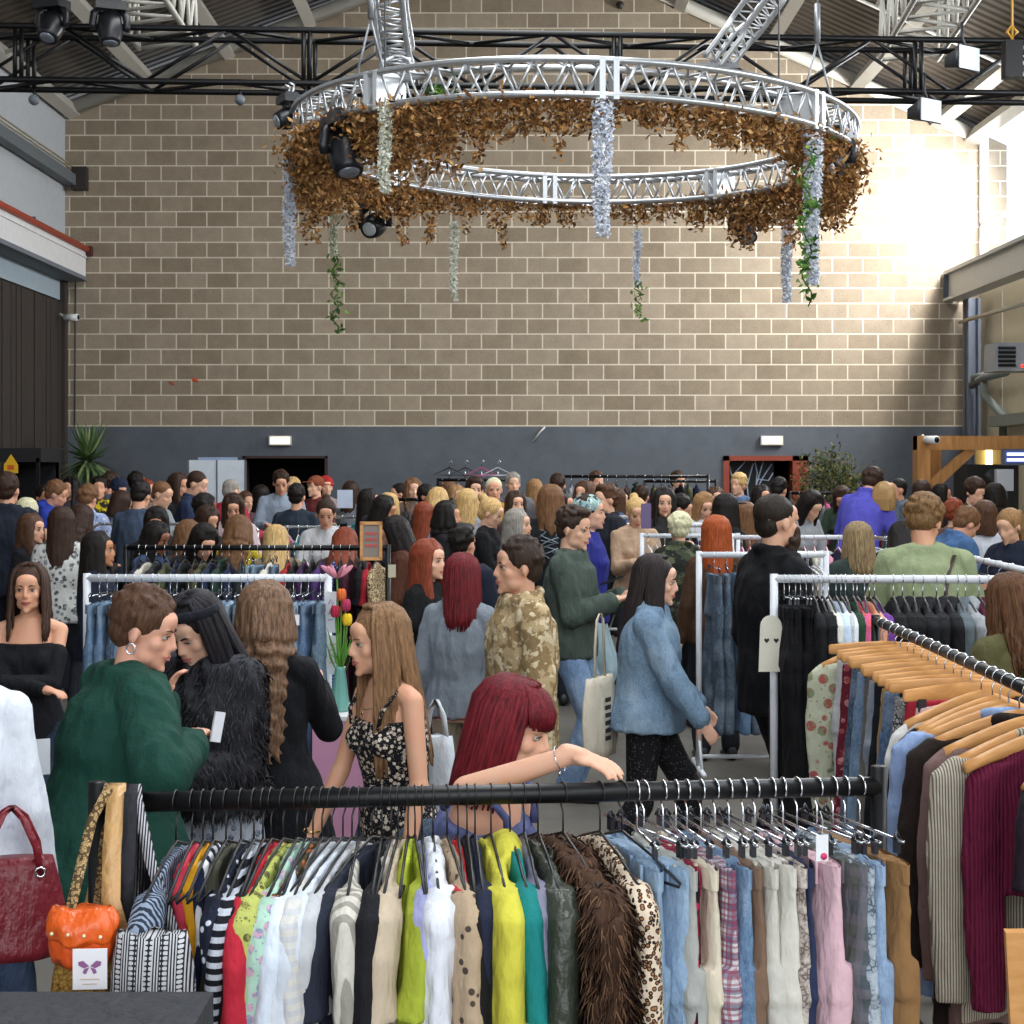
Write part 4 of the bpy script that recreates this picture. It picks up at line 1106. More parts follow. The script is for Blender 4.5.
def g_band(w=.185, t=.026, h=.04):
    mb = MB(); z0 = ZB-.043
    mb.loft([[V((w*.985*cos(a), (t*.9+.004)*sin(a), z0-h*k)) for a in [2*pi*q/30 for q in range(30)]] for k in (0, .5, 1)], cap=False)
    for x in (-.12, -.04, .05, .13): mb.box((x, -t*.85-.003, z0-h/2), (.01, .006, h*1.15))
    return mb.mesh('waistband')
G = {}
def gmesh(kind, var):
    k = ('g', kind, var)
    def mk():
        s = var*7+hash(kind) % 1 + {'tee': 1, 'long': 2, 'dress': 3, 'hoodie': 4, 'shirt': 5, 'jeans': 6, 'skirt': 7, 'coat': 8, 'strap': 9, 'shorts': 10}[kind]*31
        return {'tee': lambda: g_top(s, .58, sl='short'), 'long': lambda: g_top(s, .6, sl='long'), 'dress': lambda: g_top(s, .95, sl='short', flare=.25, t=.024),
                'hoodie': lambda: g_top(s, .62, w=.21, t=.028, sl='long', col='hood', bulk=1.25), 'shirt': lambda: g_top(s, .66, sl='long', col='collar'),
                'coat': lambda: g_top(s, .85, w=.215, t=.032, sl='long', col='collar', bulk=1.3), 'strap': lambda: g_top(s, .6, w=.17, sl='strap', t=.016),
                'jeans': lambda: g_bottom(s, .98), 'shorts': lambda: g_bottom(s, .40), 'skirt': lambda: g_bottom(s, .5, kind='skirt')}[kind]()
    return cached(k, mk)
NAMES = {'tee': 't_shirt', 'long': 'long_sleeve_top', 'dress': 'dress', 'hoodie': 'hoodie', 'shirt': 'shirt', 'coat': 'coat', 'strap': 'camisole', 'jeans': 'jeans', 'shorts': 'shorts', 'skirt': 'skirt'}
NM = {k: v.replace('_', ' ') for k, v in NAMES.items()}
BOT = ('jeans', 'shorts', 'skirt')
GC = {}
def fill(key, where, items, hk='plastic', hcol='141417', u0=.04, u1=.96, grp=None, jit=6, n0=0, turn=0):
    """hang items [(kind, colour words, cloth args)] evenly between u0 and u1 of a rail"""
    A, B, r = RAILS[key]; dr = (B-A).normalized(); base = math.atan2(dr.y, dr.x)-pi/2; rr = random.Random(len(items)+n0)
    for i, it in enumerate(items):
        kind, words, args = it[:3]; u = u0+(u1-u0)*(i+.5+rr.uniform(-.22, .22))/len(items)
        p = A.lerp(B, u); rz = base+rad(turn+rr.uniform(-jit, jit))
        h_ = hk
        if kind in BOT and hk in ('plastic', 'wire', 'clip'): h_ = 'clip'
        if kind in BOT and hk == 'wood': h_ = 'woodclip'
        nth = ORD[i+n0]
        lab = '%s %s %s, %s from the left' % (words, NM[kind], where, nth)
        put_hanger(h_, p, rz, r, 'hanger holding the %s %s %s, %s along' % (words.split()[-1], NM[kind], where, nth), hcol, 'hangers '+where)
        o = obj(NAMES[kind], gmesh(kind, rr.randrange(3)), cloth('333333'), None, p-V((0, 0, r)), (0, 0, rz))
        setmat(o, cloth(*args)); tag(o, lab, NM[kind].split()[-1] if kind not in ('strap',) else 'top', 'clothes '+where)
        if kind in ('jeans', 'shorts'):
            b_ = obj('waistband', cached('band', g_band), cloth('333333'), o); setmat(b_, cloth(sh2(args[0], .85), *args[1:]))
def sh2(h, f): return ''.join('%02x' % max(0, min(255, int(int(h[i:i+2], 16)*f))) for i in (0, 2, 4))
def gx(px, d): return ((px-512)/F*d, d)
DN = lambda c: (c, 'denim', 'a9bccd')
# ------------------------------------------------------------ the rails of the market
W_ = plain('d9dce2', .4); S_ = plain('c4c8cc', .25, .8)
rack('front', gx(97, 3.2), gx(879, 3.37), 1.284, .0205, M_BLK, 'heavy black clothes rack across the foreground, hung full of clothes', postz=1.326, post_r=.0175)
rack('R1', gx(87, 7.85), gx(328, 7.85), 1.42, .019, W_, 'thick white clothes rack of jeans behind the woman in green sweater')
rack('R2', gx(774, 7.15), gx(1022, 7.1), 1.464, .018, W_, 'white clothes rack of black tops and hoodies right of the bearded man')
rack('R3', gx(699, 10), gx(826, 10), 1.42, .019, W_, 'white clothes rack of dark jeans left of the bearded man')
rack('R3b', gx(642, 12.9), gx(738, 12.9), 1.42, .018, W_, 'short white clothes rack of clear hangers behind the denim jacket woman')
rack('R4', gx(607, 15.4), gx(742, 15.4), 1.42, .022, W_, 'white clothes rack of pink hangers behind the man in grey sweatshirt')
rack('R4b', gx(596, 18), gx(792, 18), 1.42, .022, W_, 'long white clothes rack farther back behind the pink hangers')
rack('R5', gx(126, 10.9), gx(388, 10.9), 1.42, .019, M_BLK, 'long black clothes rack behind the white jeans rack')
rack('R6', gx(92, 15.7), gx(258, 15.7), 1.42, .014, S_, 'thin silver clothes rack behind the long black rack at left', round_top=True)
rack('R7', gx(268, 14.9), gx(338, 14.9), 1.42, .014, S_, 'short silver clothes rack with rounded corners left of centre', round_top=True)
rack('R7b', gx(300, 18.2), gx(390, 17.8), 1.42, .016, S_, 'silver clothes rack with rounded corners hung with a white sheet', round_top=True)
rack('R8', gx(553, 20), gx(708, 20), 1.87, .02, M_BLK, 'tall black clothes rack near the back wall, centre')
rack('R8b', gx(645, 21.3), gx(716, 21.3), 1.80, .02, M_BLK, 'tall black clothes rack nearest the back wall, right of centre')
rack('R9', gx(790, 20.8), gx(892, 20.8), 1.65, .02, M_BLK, 'black clothes rack near the potted shrub')
rack('R9b', gx(862, 18.6), gx(938, 18.6), 1.42, .02, M_BLK, 'low black clothes rack beside the purple shirted shopper')
rack('R10', gx(732, 12.6), gx(846, 12.6), 1.42, .018, W_, 'white clothes rack of pale pink hangers behind the bearded man')
rack('R11', gx(784, 10.1), gx(822, 10.1), 1.42, .018, W_, 'short white clothes rack with bare white hangers, right of the bearded man')
rack('R12', gx(852, 13.0), gx(937, 11.4), 1.42, .016, S_, 'slanting silver clothes rack between the blond woman and the curly man')
rack('R13', gx(948, 10.2), gx(1040, 8.2), 1.42, .018, W_, 'white clothes rack slanting nearer at the right edge')
rack('R14', gx(398, 19), gx(452, 19), 1.60, .02, M_BLK, 'small black clothes rack far back left of centre')
rack('R15', gx(438, 20.8), gx(512, 20.8), 1.82, .02, M_BLK, 'tall black clothes rack with bare hangers near the back wall')
rack('RO', (1.33, 5.85), (1.27, 2.95), 1.40, .017, M_BLK, 'black rail of wooden hangers running away along the right edge', feetw=.24)

def tones(pal, n, seed):
    r = random.Random(seed); return [pal[r.randrange(len(pal))] for _ in range(n)]
DEN = [('jeans', 'mid blue denim', DN('4a6a92')), ('jeans', 'washed blue denim', DN('6484a8')), ('jeans', 'dark blue denim', DN('2c405e')), ('jeans', 'faded denim', DN('7f9bb8'))]
LDEN = [('jeans', 'light blue denim', DN('8aa6c2')), ('jeans', 'pale denim', DN('9db6cc')), ('jeans', 'blue grey denim', DN('5a7488'))]
fill('R1', 'on thick white rack', tones(DEN, 15, 3)+tones(LDEN+DEN[:1], 11, 4), u0=.03, u1=.98)
k = [('long', 'black', ('141418',))]; 
fill('R2', 'on white hoodie rack', [('jeans', 'black', ('131316',))]*5+[('long', 'black', ('17171b',))]*3+[('tee', 'cream', ('d9d9cf',)), ('tee', 'pale blue', ('c3d3e6',)), ('tee', 'white', ('e4e8ee',)), ('tee', 'light grey', ('b9bfc4',)), ('tee', 'dark green', ('24402c',)), ('tee', 'coral', ('d0565c',)), ('tee', 'pink', ('c65a86',)), ('tee', 'peach', ('d99a7c',)), ('tee', 'purple', ('6a3a8c',))], u0=.03, u1=.42)
fill('R2', 'on white hoodie rack', [('hoodie', 'black', ('121215',))]*3+[('hoodie', 'charcoal', ('1c1c20',))]*3+[('hoodie', 'slate grey', ('5f6a70',)), ('hoodie', 'ash grey', ('9a9ea2',)), ('hoodie', 'maroon', ('5a2338',)), ('hoodie', 'royal blue', ('2f5db0',)), ('hoodie', 'black', ('101013',)), ('hoodie', 'near black', ('1a1a20',))], u0=.46, u1=.97, n0=17)
fill('R3', 'left of bearded man', [('jeans', 'dark denim', DN('2c3f55')), ('jeans', 'navy denim', DN('243347')), ('jeans', 'bright denim', DN('4f79a6')), ('jeans', 'indigo denim', DN('2a3a52')), ('jeans', 'ink denim', DN('222c3a')), ('jeans', 'black denim', DN('1a1f28')), ('jeans', 'slate denim', DN('33465a')), ('jeans', 'charcoal denim', DN('20252c'))], hcol='e6e8ec', u0=.08, u1=.9)
MIX = [('tee', 'black', ('17171a',)), ('long', 'dark brown', ('3a2a20',)), ('tee', 'olive', ('4d4f36',)), ('long', 'navy', ('232b42',)), ('tee', 'brick red', ('8a2f2a',)), ('tee', 'cream', ('cfc8b8',)), ('long', 'charcoal', ('2c2d31',)), ('tee', 'grey', ('7b7f85',)), ('shirt', 'dark green', ('2b3f33',)), ('shirt', 'plum', ('4b2440',))]
fill('R5', 'on long black rack', tones(MIX, 12, 8)+[('jeans', 'pale denim', DN('9ab2c6')), ('jeans', 'washed denim', DN('7c9ab2')), ('tee', 'ivory', ('d8d4c8',)), ('jeans', 'blue denim', DN('5d7f9c')), ('tee', 'scarlet', ('a02a2a',)), ('tee', 'black', ('151518',))]+[('dress', 'plum', ('3c2146',)), ('dress', 'black', ('17141c',)), ('dress', 'violet', ('4a2f66',)), ('dress', 'blue striped', ('2f3f8c', 'hstripe', '9aa4d8')), ('dress', 'black', ('15151a',)), ('dress', 'dark wine', ('3f1a28',)), ('dress', 'black', ('18181c',)), ('dress', 'red', ('9c2430',)), ('dress', 'leopard', ('c9b48c', 'leopard', 'ffffff', '2a1c14'))], u0=.03, u1=.98)
fill('R4', 'on pink hanger rack', [('tee', 'beige', ('b9a58c',)), ('long', 'maroon', ('5a1f3c',)), ('tee', 'moss', ('4c6045',)), ('long', 'forest green', ('2e4a34',)), ('tee', 'wine', ('6a2440',)), ('long', 'khaki', ('8a7e60',)), ('tee', 'grey', ('777a7e',)), ('long', 'black', ('1a1a1e',)), ('tee', 'navy', ('262c44',)), ('long', 'olive', ('55583a',)), ('tee', 'rust', ('8a4a2c',)), ('long', 'black', ('17171a',))], hcol='e6a9b8', u0=.06, u1=.9)
fill('R10', 'on pale pink hanger rack', [('tee', w, (c,)) for w, c in (('magenta', 'b8428c'), ('pink', 'd890a8'), ('white', 'dcdce0'), ('black', '1c1c20'), ('rose', 'c0708c'), ('grey', '8c8c92'), ('black', '19191d'), ('cream', 'd4ccb8'), ('pink', 'd08ca0'), ('navy', '2a3048'))], hcol='efc3cd')
fill('R6', 'on thin silver rack', tones(MIX, 12, 21), hk='wire', hcol='b9bcc2')
fill('R7', 'on short silver rack', [('tee', w, (c,)) for w, c in (('white', 'd8dade'), ('pink', 'c87f98'), ('teal', '2f6a6a'), ('black', '17171a'), ('cream', 'cbbf9e'), ('red', '9a2c34'))], hcol='d3d6da')
fill('R7b', 'on rounded silver rack', [('shirt', w, (c,)) for w, c in (('white', 'd8dade'), ('pink', 'c84f88'), ('beige', 'b8a88c'), ('black', '17171a'), ('teal', '3a7a7a'), ('grey', '8c9096'), ('pale blue', 'a9bccd'))], hcol='d3d6da')
fill('R8', 'on tall black rack', tones(MIX, 16, 31), hk='plastic')
fill('R8b', 'nearest the back wall', tones(MIX, 6, 33), hk='plastic')
fill('R4b', 'on long far white rack', tones(MIX, 10, 35), hk='plastic', hcol='e0e0e4', u0=.55)
fill('R9', 'near potted shrub', [('tee', w, (c,)) for w, c in (('black', '17171a'), ('green', '2f6a4a'), ('grey', '777a7e'), ('pink', 'b85a80'), ('navy', '262c44'), ('teal', '2f6a70'), ('black', '1a1a1e'), ('white', 'c8cace'), ('blue', '3f5f9a'), ('brown', '4f3a2c'))])
fill('R9b', 'on low black rack', [('tee', 'red', ('a8242c',)), ('tee', 'crimson', ('8c1f2a',)), ('jeans', 'pale blue', DN('9ab2cc')), ('tee', 'black', ('1a1a1e',)), ('tee', 'white', ('c8cace',))])
fill('R12', 'on slanting silver rack', [('long', w, (c,)) for w, c in (('pink', 'd08ca8'), ('white', 'd8dade'), ('black', '17171a'), ('rose', 'b86a84'), ('maroon', '5f2434'), ('black', '1b1b1f'))], hcol='e3e6ea')
fill('R13', 'on rack slanting nearer', [('long', w, (c,)) for w, c in (('pink', 'd6a3ac'), ('black', '17171a'), ('blush', 'd8a49a'), ('black', '1b1b1f'), ('peach', 'c8907c'), ('charcoal', '26262b'), ('black', '141418'))])
fill('R14', 'on small far rack', tones(MIX, 5, 41)); fill('R15', 'near the bare hangers', [('tee', 'red', ('b0242c',)), ('tee', 'black', ('17171a',)), ('tee', 'brown', ('4a3628',))], u0=.0, u1=.5)
for key, n, c, w in (('R11', 7, 'e8eaee', 'bare white hanger on short white rack, %s from the left'), ('R3b', 11, 'dfe6ee', 'bare clear hanger behind the denim jacket woman, %s along')):
    A, B, r_ = RAILS[key]
    for i in range(n): put_hanger('plastic', A.lerp(B, (i+.7)/(n+.4)), -pi/2+R.uniform(-.4, .4), r_, w % ORD[i], c)
A, B, r_ = RAILS['R15']
for i, c in enumerate(('1a1a1e', '1a1a1e', 'd05a8c', 'd8dade')):
    p = A.lerp(B, .15+.22*i)
    t = empty('display_hanger', p+V((0, 0, r_)), 0, '%s bare hanger standing up over the tall rack by the back wall, %s' % (('black', 'black', 'pink', 'white')[i], ORD[i]), 'hanger')
    MB().cyl((0, 0, 0), (0, 0, .1), .008, 6).build('stand', M_CHROME, t)
    MB().tube([(0, 0, .14), (.2, 0, .05), (0, 0, .04), (-.2, 0, .05)], .011, 6, closed=True).build('arm', plain(c, .4), t)
    MB().tube([(0, 0, .13), (0, 0, .2), (.02, 0, .235), (.045, 0, .2)], .006, 6).build('hook', M_CHROME, t)

# ---- foreground rack, garment by garment
def rail_at(key, px):
    A, B, r = RAILS[key]; k = (px-512)/F; u = (k*A.y-A.x)/((B.x-A.x)-k*(B.y-A.y)); return A.lerp(B, u)
def front(px, name, me, args, turn, label, hk='wire', cat=None, hcol='141417', extra=None, key='front', hookm=None, mat=None, hlabel=None):
    A, B, r = RAILS[key]; dr = (B-A).normalized(); rz = math.atan2(dr.y, dr.x)-pi/2+rad(turn); p = rail_at(key, px) if not isinstance(px, V) else px
    hl = hlabel or ('%s hanger holding the %s' % ({'wire': 'black wire', 'clip': 'chrome clip', 'wood': 'wooden', 'woodclip': 'wooden clip', 'plastic': 'plastic'}[hk], label))
    w = hl.split(); hl = ' '.join(w[:16]); put_hanger(hk, p, rz, r, hl, hcol, hookm=hookm)
    m = mat or cloth(*args); o = obj(name, me, None, None, p-V((0, 0, r)), (0, 0, rz)); o.data.materials.clear(); o.data.materials.append(m)
    tag(o, label, cat or name.replace('_', ' '))
    if extra == 'band':
        b_ = obj('waistband', cached('bandf', g_band).copy(), m, o)
    return o
GS = [100]
def T(L=.66, **k):
    GS[0] += 1; return g_top(GS[0], L, vox=k.pop('vox', .0075), **k)
def Bt(L=.98, **k):
    GS[0] += 1; return g_bottom(GS[0], L, vox=.0075, **k)
front(176, 'patterned_dress', T(.9, w=.17, sl='short', flare=.3, t=.02), ('2b3442', 'swirl', '8d9bb0', '000000', 2), -12, 'slate blue swirl print dress at the left end of front rack', cat='dress')
front(192, 'halter_top', T(.62, w=.13, sl='strap', t=.014), ('d8455a',), -8, 'coral red halter top with a tied strap near left end', cat='top')
front(203, 'strappy_top', T(.66, w=.14, sl='strap', t=.013), ('e0a022',), -10, 'mustard yellow strappy top beside the coral halter top', cat='top')
front(213, 'edged_top', T(.60, w=.15, sl='strap', t=.014), ('e8e8ea', 'stripe', '1c2440', '000000', .6), -10, 'white strappy top edged with navy stripes, front rack', cat='top')
front(226, 'vest_top', T(.7, w=.16, sl='strap', t=.016), ('4b4a3e',), -12, 'dark olive vest top left of the spotted navy dress', cat='top')
front(241, 'spotted_dress', T(.85, w=.17, sl='short', t=.018), ('1a2030', 'dots', 'c8ccd6'), -10, 'navy dress with white dots, front rack left part', cat='dress')
front(254, 'striped_t_shirt', T(.6, w=.18, sl='short', t=.018), ('14161e', 'hstripe', 'b9bfca'), -12, 'black top with thin white stripes, front rack', cat='top')
front(263, 'black_t_shirt', T(.72, w=.18, sl='short', t=.016), ('141418',), -10, 'black top between striped top and crimson shirt', cat='top')
front(271, 'crimson_shirt', T(.74, w=.19, sl='short', t=.018), ('b8283a',), -13, 'crimson shirt peeking out left of the lime floral blouse', cat='shirt')
front(283, 'floral_blouse', T(.66, w=.2, sl='long', t=.02), ('b3b863', 'floral', '8f8f48', '5c5a34', 1.8), -17, 'lime green floral blouse on front rack', cat='blouse')
front(297, 'pastel_dress', T(.7, w=.19, sl='short', t=.02), ('a9cbb8', 'floral', 'c9a0b4', '8a94ac', 1.5), -15, 'pastel green and mauve flowered dress, front rack', cat='dress')
front(306, 'pale_shirt', T(.6, w=.19, sl='short', t=.014), ('d5dfec',), -12, 'very pale blue shirt between two flowered garments', cat='shirt')
front(313, 'olive_dress', T(.9, w=.19, sl='short', t=.018), ('4a4334', 'floral', 'b8622c', 'c8803a', 1.4), -19, 'dark olive dress with orange flowers, front rack', cat='dress')
front(322, 'white_blouse', T(.72, w=.2, sl='long', t=.018), ('cfcdc8', 'hstripe', 'c4c6ca'), -15, 'off white ribbed blouse, leftmost of the white shirts', cat='blouse')
front(332, 'white_shirt', T(.75, w=.205, sl='long', t=.020), ('d3d8e0',), -25, 'bright white long shirt, second of the white shirts', cat='shirt')
front(343, 'white_t_shirt', T(.72, w=.205, sl='short', t=.022), ('cdd4de',), -25, 'crisp white t shirt, third of the white shirts', cat='shirt')
front(352, 'heather_shirt', T(.62, w=.19, sl='short', t=.018), ('bcbec2',), -22, 'light heather grey t shirt beside the white shirts', cat='shirt')
front(359, 'striped_blouse', T(.6, w=.18, sl='long', t=.016), ('cfcabf', 'stripe', '9a958c'), -7, 'cream blouse with grey stripes left of the charcoal dress', cat='blouse')
front(372, 'charcoal_dress', T(.9, w=.195, sl='short', t=.026, flare=.1), ('262a38',), -30, 'wide charcoal navy dress in front rack, left of centre', cat='dress')
front(382, 'black_cardigan', T(.6, w=.19, sl='long', t=.016), ('18181d',), -7, 'black cardigan right of the charcoal dress', cat='cardigan')
front(391, 'ivory_vest', T(.6, w=.17, sl='strap', t=.016), ('ded6cc',), -10, 'thin ivory vest top, front rack, left of centre', cat='top')
front(398, 'beige_dress', T(.92, w=.18, sl='short', t=.018), ('bfae98',), -10, 'plain beige dress left of the lime tops', cat='dress')
front(408, 'lime_dress', T(.95, w=.17, sl='strap', t=.018), ('b9c640',), -7, 'lime yellow sleeveless dress, left of centre', cat='dress')
front(415, 'lime_shirt', T(.5, w=.16, sl='short', t=.012), ('a2ae3a',), 3, 'darker lime shirt half hidden behind the lime dress', cat='shirt')
front(422, 'lavender_top', T(.62, w=.17, sl='short', t=.013), ('a6a9d6',), 0, 'lavender top beside the crumpled white blouse', cat='top')
front(433, 'crumpled_blouse', T(.56, w=.19, sl='long', t=.02, wr=.012), ('d8dbe4',), 0, 'crumpled white blouse with dangling sleeve, front rack', cat='blouse')
front(447, 'tan_cardigan', T(.7, w=.2, sl='long', t=.026, flare=.1), ('b09a80', 'dots', '4a4038', '000000', .9), 7, 'tan cardigan with small dark dots, front rack centre', cat='cardigan')
front(458, 'red_t_shirt', T(.5, w=.18, sl='short', t=.015), ('c42630',), 0, 'bright red top behind the tan cardigan', cat='top')
front(467, 'black_jumper', T(.72, w=.19, sl='long', t=.018), ('16161a',), 0, 'black jumper left of the yellow hoodie', cat='jumper')
front(475, 'navy_jacket', T(.74, w=.19, sl='long', t=.018), ('20253a',), 0, 'dark navy jacket touching the yellow hoodie', cat='jacket')
front(491, 'yellow_hoodie', T(.72, w=.205, sl='long', t=.028, col='hood', bulk=1.25), ('c9c246',), 3, 'bright yellow hoodie in the middle of front rack', cat='hoodie')
front(510, 'track_jacket', T(.72, w=.2, sl='long', t=.024), ('187a78', 'colorblock', 'e8e8ec', 'd03a44'), 4, 'teal track jacket with red, white and black blocks', cat='jacket')
front(524, 'lilac_shirt', T(.6, w=.18, sl='long', t=.014), ('7e7e92',), 2, 'grey lilac shirt between track jacket and leather coat', cat='shirt')
front(538, 'leather_coat', T(.95, w=.2, sl='long', t=.03, bulk=1.2), ('33382e', 'leather'), 5, 'dark olive leather coat left of the fur coat', cat='coat')
FURM = cloth('4a3427', rough=.9)
fc = front(563, 'fur_coat', T(.95, w=.2, sl='long', t=.05, bulk=1.45, flare=.12, wr=.01), ('4a3427',), 13, 'long shaggy brown fur coat on front rack, right of centre', cat='coat', mat=FURM)
def fur(o, n, ln, mats, seed=1):
    r = random.Random(seed); me = o.data; ps = [p for p in me.polygons]; mb = MB(); W = [p.area for p in ps]
    for p in r.choices(ps, W, k=n):
        nrm = p.normal; c = p.center+V((r.uniform(-1, 1), r.uniform(-1, 1), r.uniform(-1, 1)))*.005
        d_ = (nrm*.45+V((r.gauss(0, .25), r.gauss(0, .25), -1.0+r.gauss(0, .2)))).normalized(); L_ = ln*r.uniform(.6, 1.3); s_ = nrm.cross(d_).normalized()*.0016
        mid = c+d_*L_*.5+nrm*.006
        mb.add([c-s_, c+s_, mid+s_*.8, c+d_*L_+nrm*.002, mid-s_*.8], [(0, 1, 2, 3, 4)], r.randrange(len(mats)), True)
    f = mb.build('fur_pile', mats, o); f['kind'] = 'stuff'; return f
fur(fc, 26000, .04, [cloth('5a4030'), cloth('3c291f'), cloth('7a5a42'), cloth('4a3427')])
front(600, 'leopard_blouse', T(.5, w=.19, sl='long', t=.022), ('d9c7b0', 'leopard', 'ffffff', '2a1c18', 1.3), 14, 'leopard print blouse right of the brown fur coat', cat='blouse')
p_ = rail_at('front', 622); put_hanger('wire', p_, -pi/2+rad(32), .0205, 'empty black wire hanger between leopard blouse and denim shorts')
front(644, 'denim_shorts', Bt(.42, t=.03), DN('9ab8d8'), 20, 'light washed denim shorts, the short pair on front rack', 'clip', 'shorts', extra='band')
front(637, 'faded_jeans', Bt(.75, t=.02), DN('86a3c2'), 4, 'faded blue jeans behind the light denim shorts', 'clip', 'jeans', extra='band')
front(663, 'stone_trousers', Bt(.98, t=.026), ('a8aaa6',), 9, 'stone grey trousers right of the denim shorts', 'clip', 'trousers', extra='band')
front(676, 'zebra_skirt', Bt(.7, kind='skirt', t=.015), ('1a1218', 'swirl', 'b8244c', '000000', 2), 3, 'black and magenta patterned skirt, front rack', 'clip', 'skirt')
front(687, 'cream_trousers', Bt(.6, t=.018), ('d8ceb8',), 6, 'cream trousers half behind the checked pair', 'clip', 'trousers', extra='band')
front(701, 'checked_trousers', Bt(.98, t=.026), ('c9c6cc', 'plaid', '2c3a66', '8a3a50', 1.4), 8, 'blue white checked trousers on front rack', 'clip', 'trousers', extra='band')
front(715, 'blue_jeans', Bt(.98, t=.026), DN('54789f'), 9, 'mid blue jeans right of the checked trousers', 'clip', 'jeans', extra='band')
front(729, 'brown_trousers', Bt(.98, t=.022), ('7b6251',), 6, 'milky brown trousers, front rack right part', 'clip', 'trousers', extra='band')
front(743, 'linen_trousers', Bt(.98, t=.024), ('c9c6bd',), 7, 'pale linen trousers right of the brown pair', 'clip', 'trousers', extra='band')
front(755, 'ivory_trousers', Bt(.98, t=.03, kind='wide'), ('d3cfc6',), 11, 'wide ivory trousers left of the snake print pair', 'clip', 'trousers', extra='band')
front(772, 'snakeskin_trousers', Bt(.98, t=.022), ('a79a92', 'snake', 'c9bfb6', '6a5e58', 1.6), 6, 'beige snake print trousers left of the pink pair', 'clip', 'trousers', extra='band')
front(783, 'navy_trousers', Bt(.9, t=.014), ('2a3350',), 2, 'narrow navy trousers left of the pink pair', 'clip', 'trousers', extra='band')
front(797, 'pink_trousers', Bt(.98, t=.03, kind='wide'), ('d9b4bd',), 11, 'wide pale pink trousers on front rack', 'clip', 'trousers', extra='band')
front(817, 'tartan_trousers', Bt(.98, t=.026), ('595e58', 'plaid', '4a5660', '6e6a72', .35), 16, 'dark grey green tartan trousers, right part', 'clip', 'trousers', extra='band')
front(833, 'python_jeans', Bt(.98, t=.024), ('93a0ac', 'snake', 'b0bac2', '525c68', 1.4), 8, 'blue grey snake print jeans, right part', 'clip', 'jeans', extra='band')
front(845, 'pale_jeans', Bt(.98, t=.022), DN('8fa9cc'), 7, 'pale blue jeans left of the tan suede pair', 'clip', 'jeans', extra='band')
front(860, 'suede_trousers', Bt(.98, t=.032), ('8c6842',), 13, 'tan brown suede trousers at the right end of front rack', 'clip', 'trousers', extra='band')

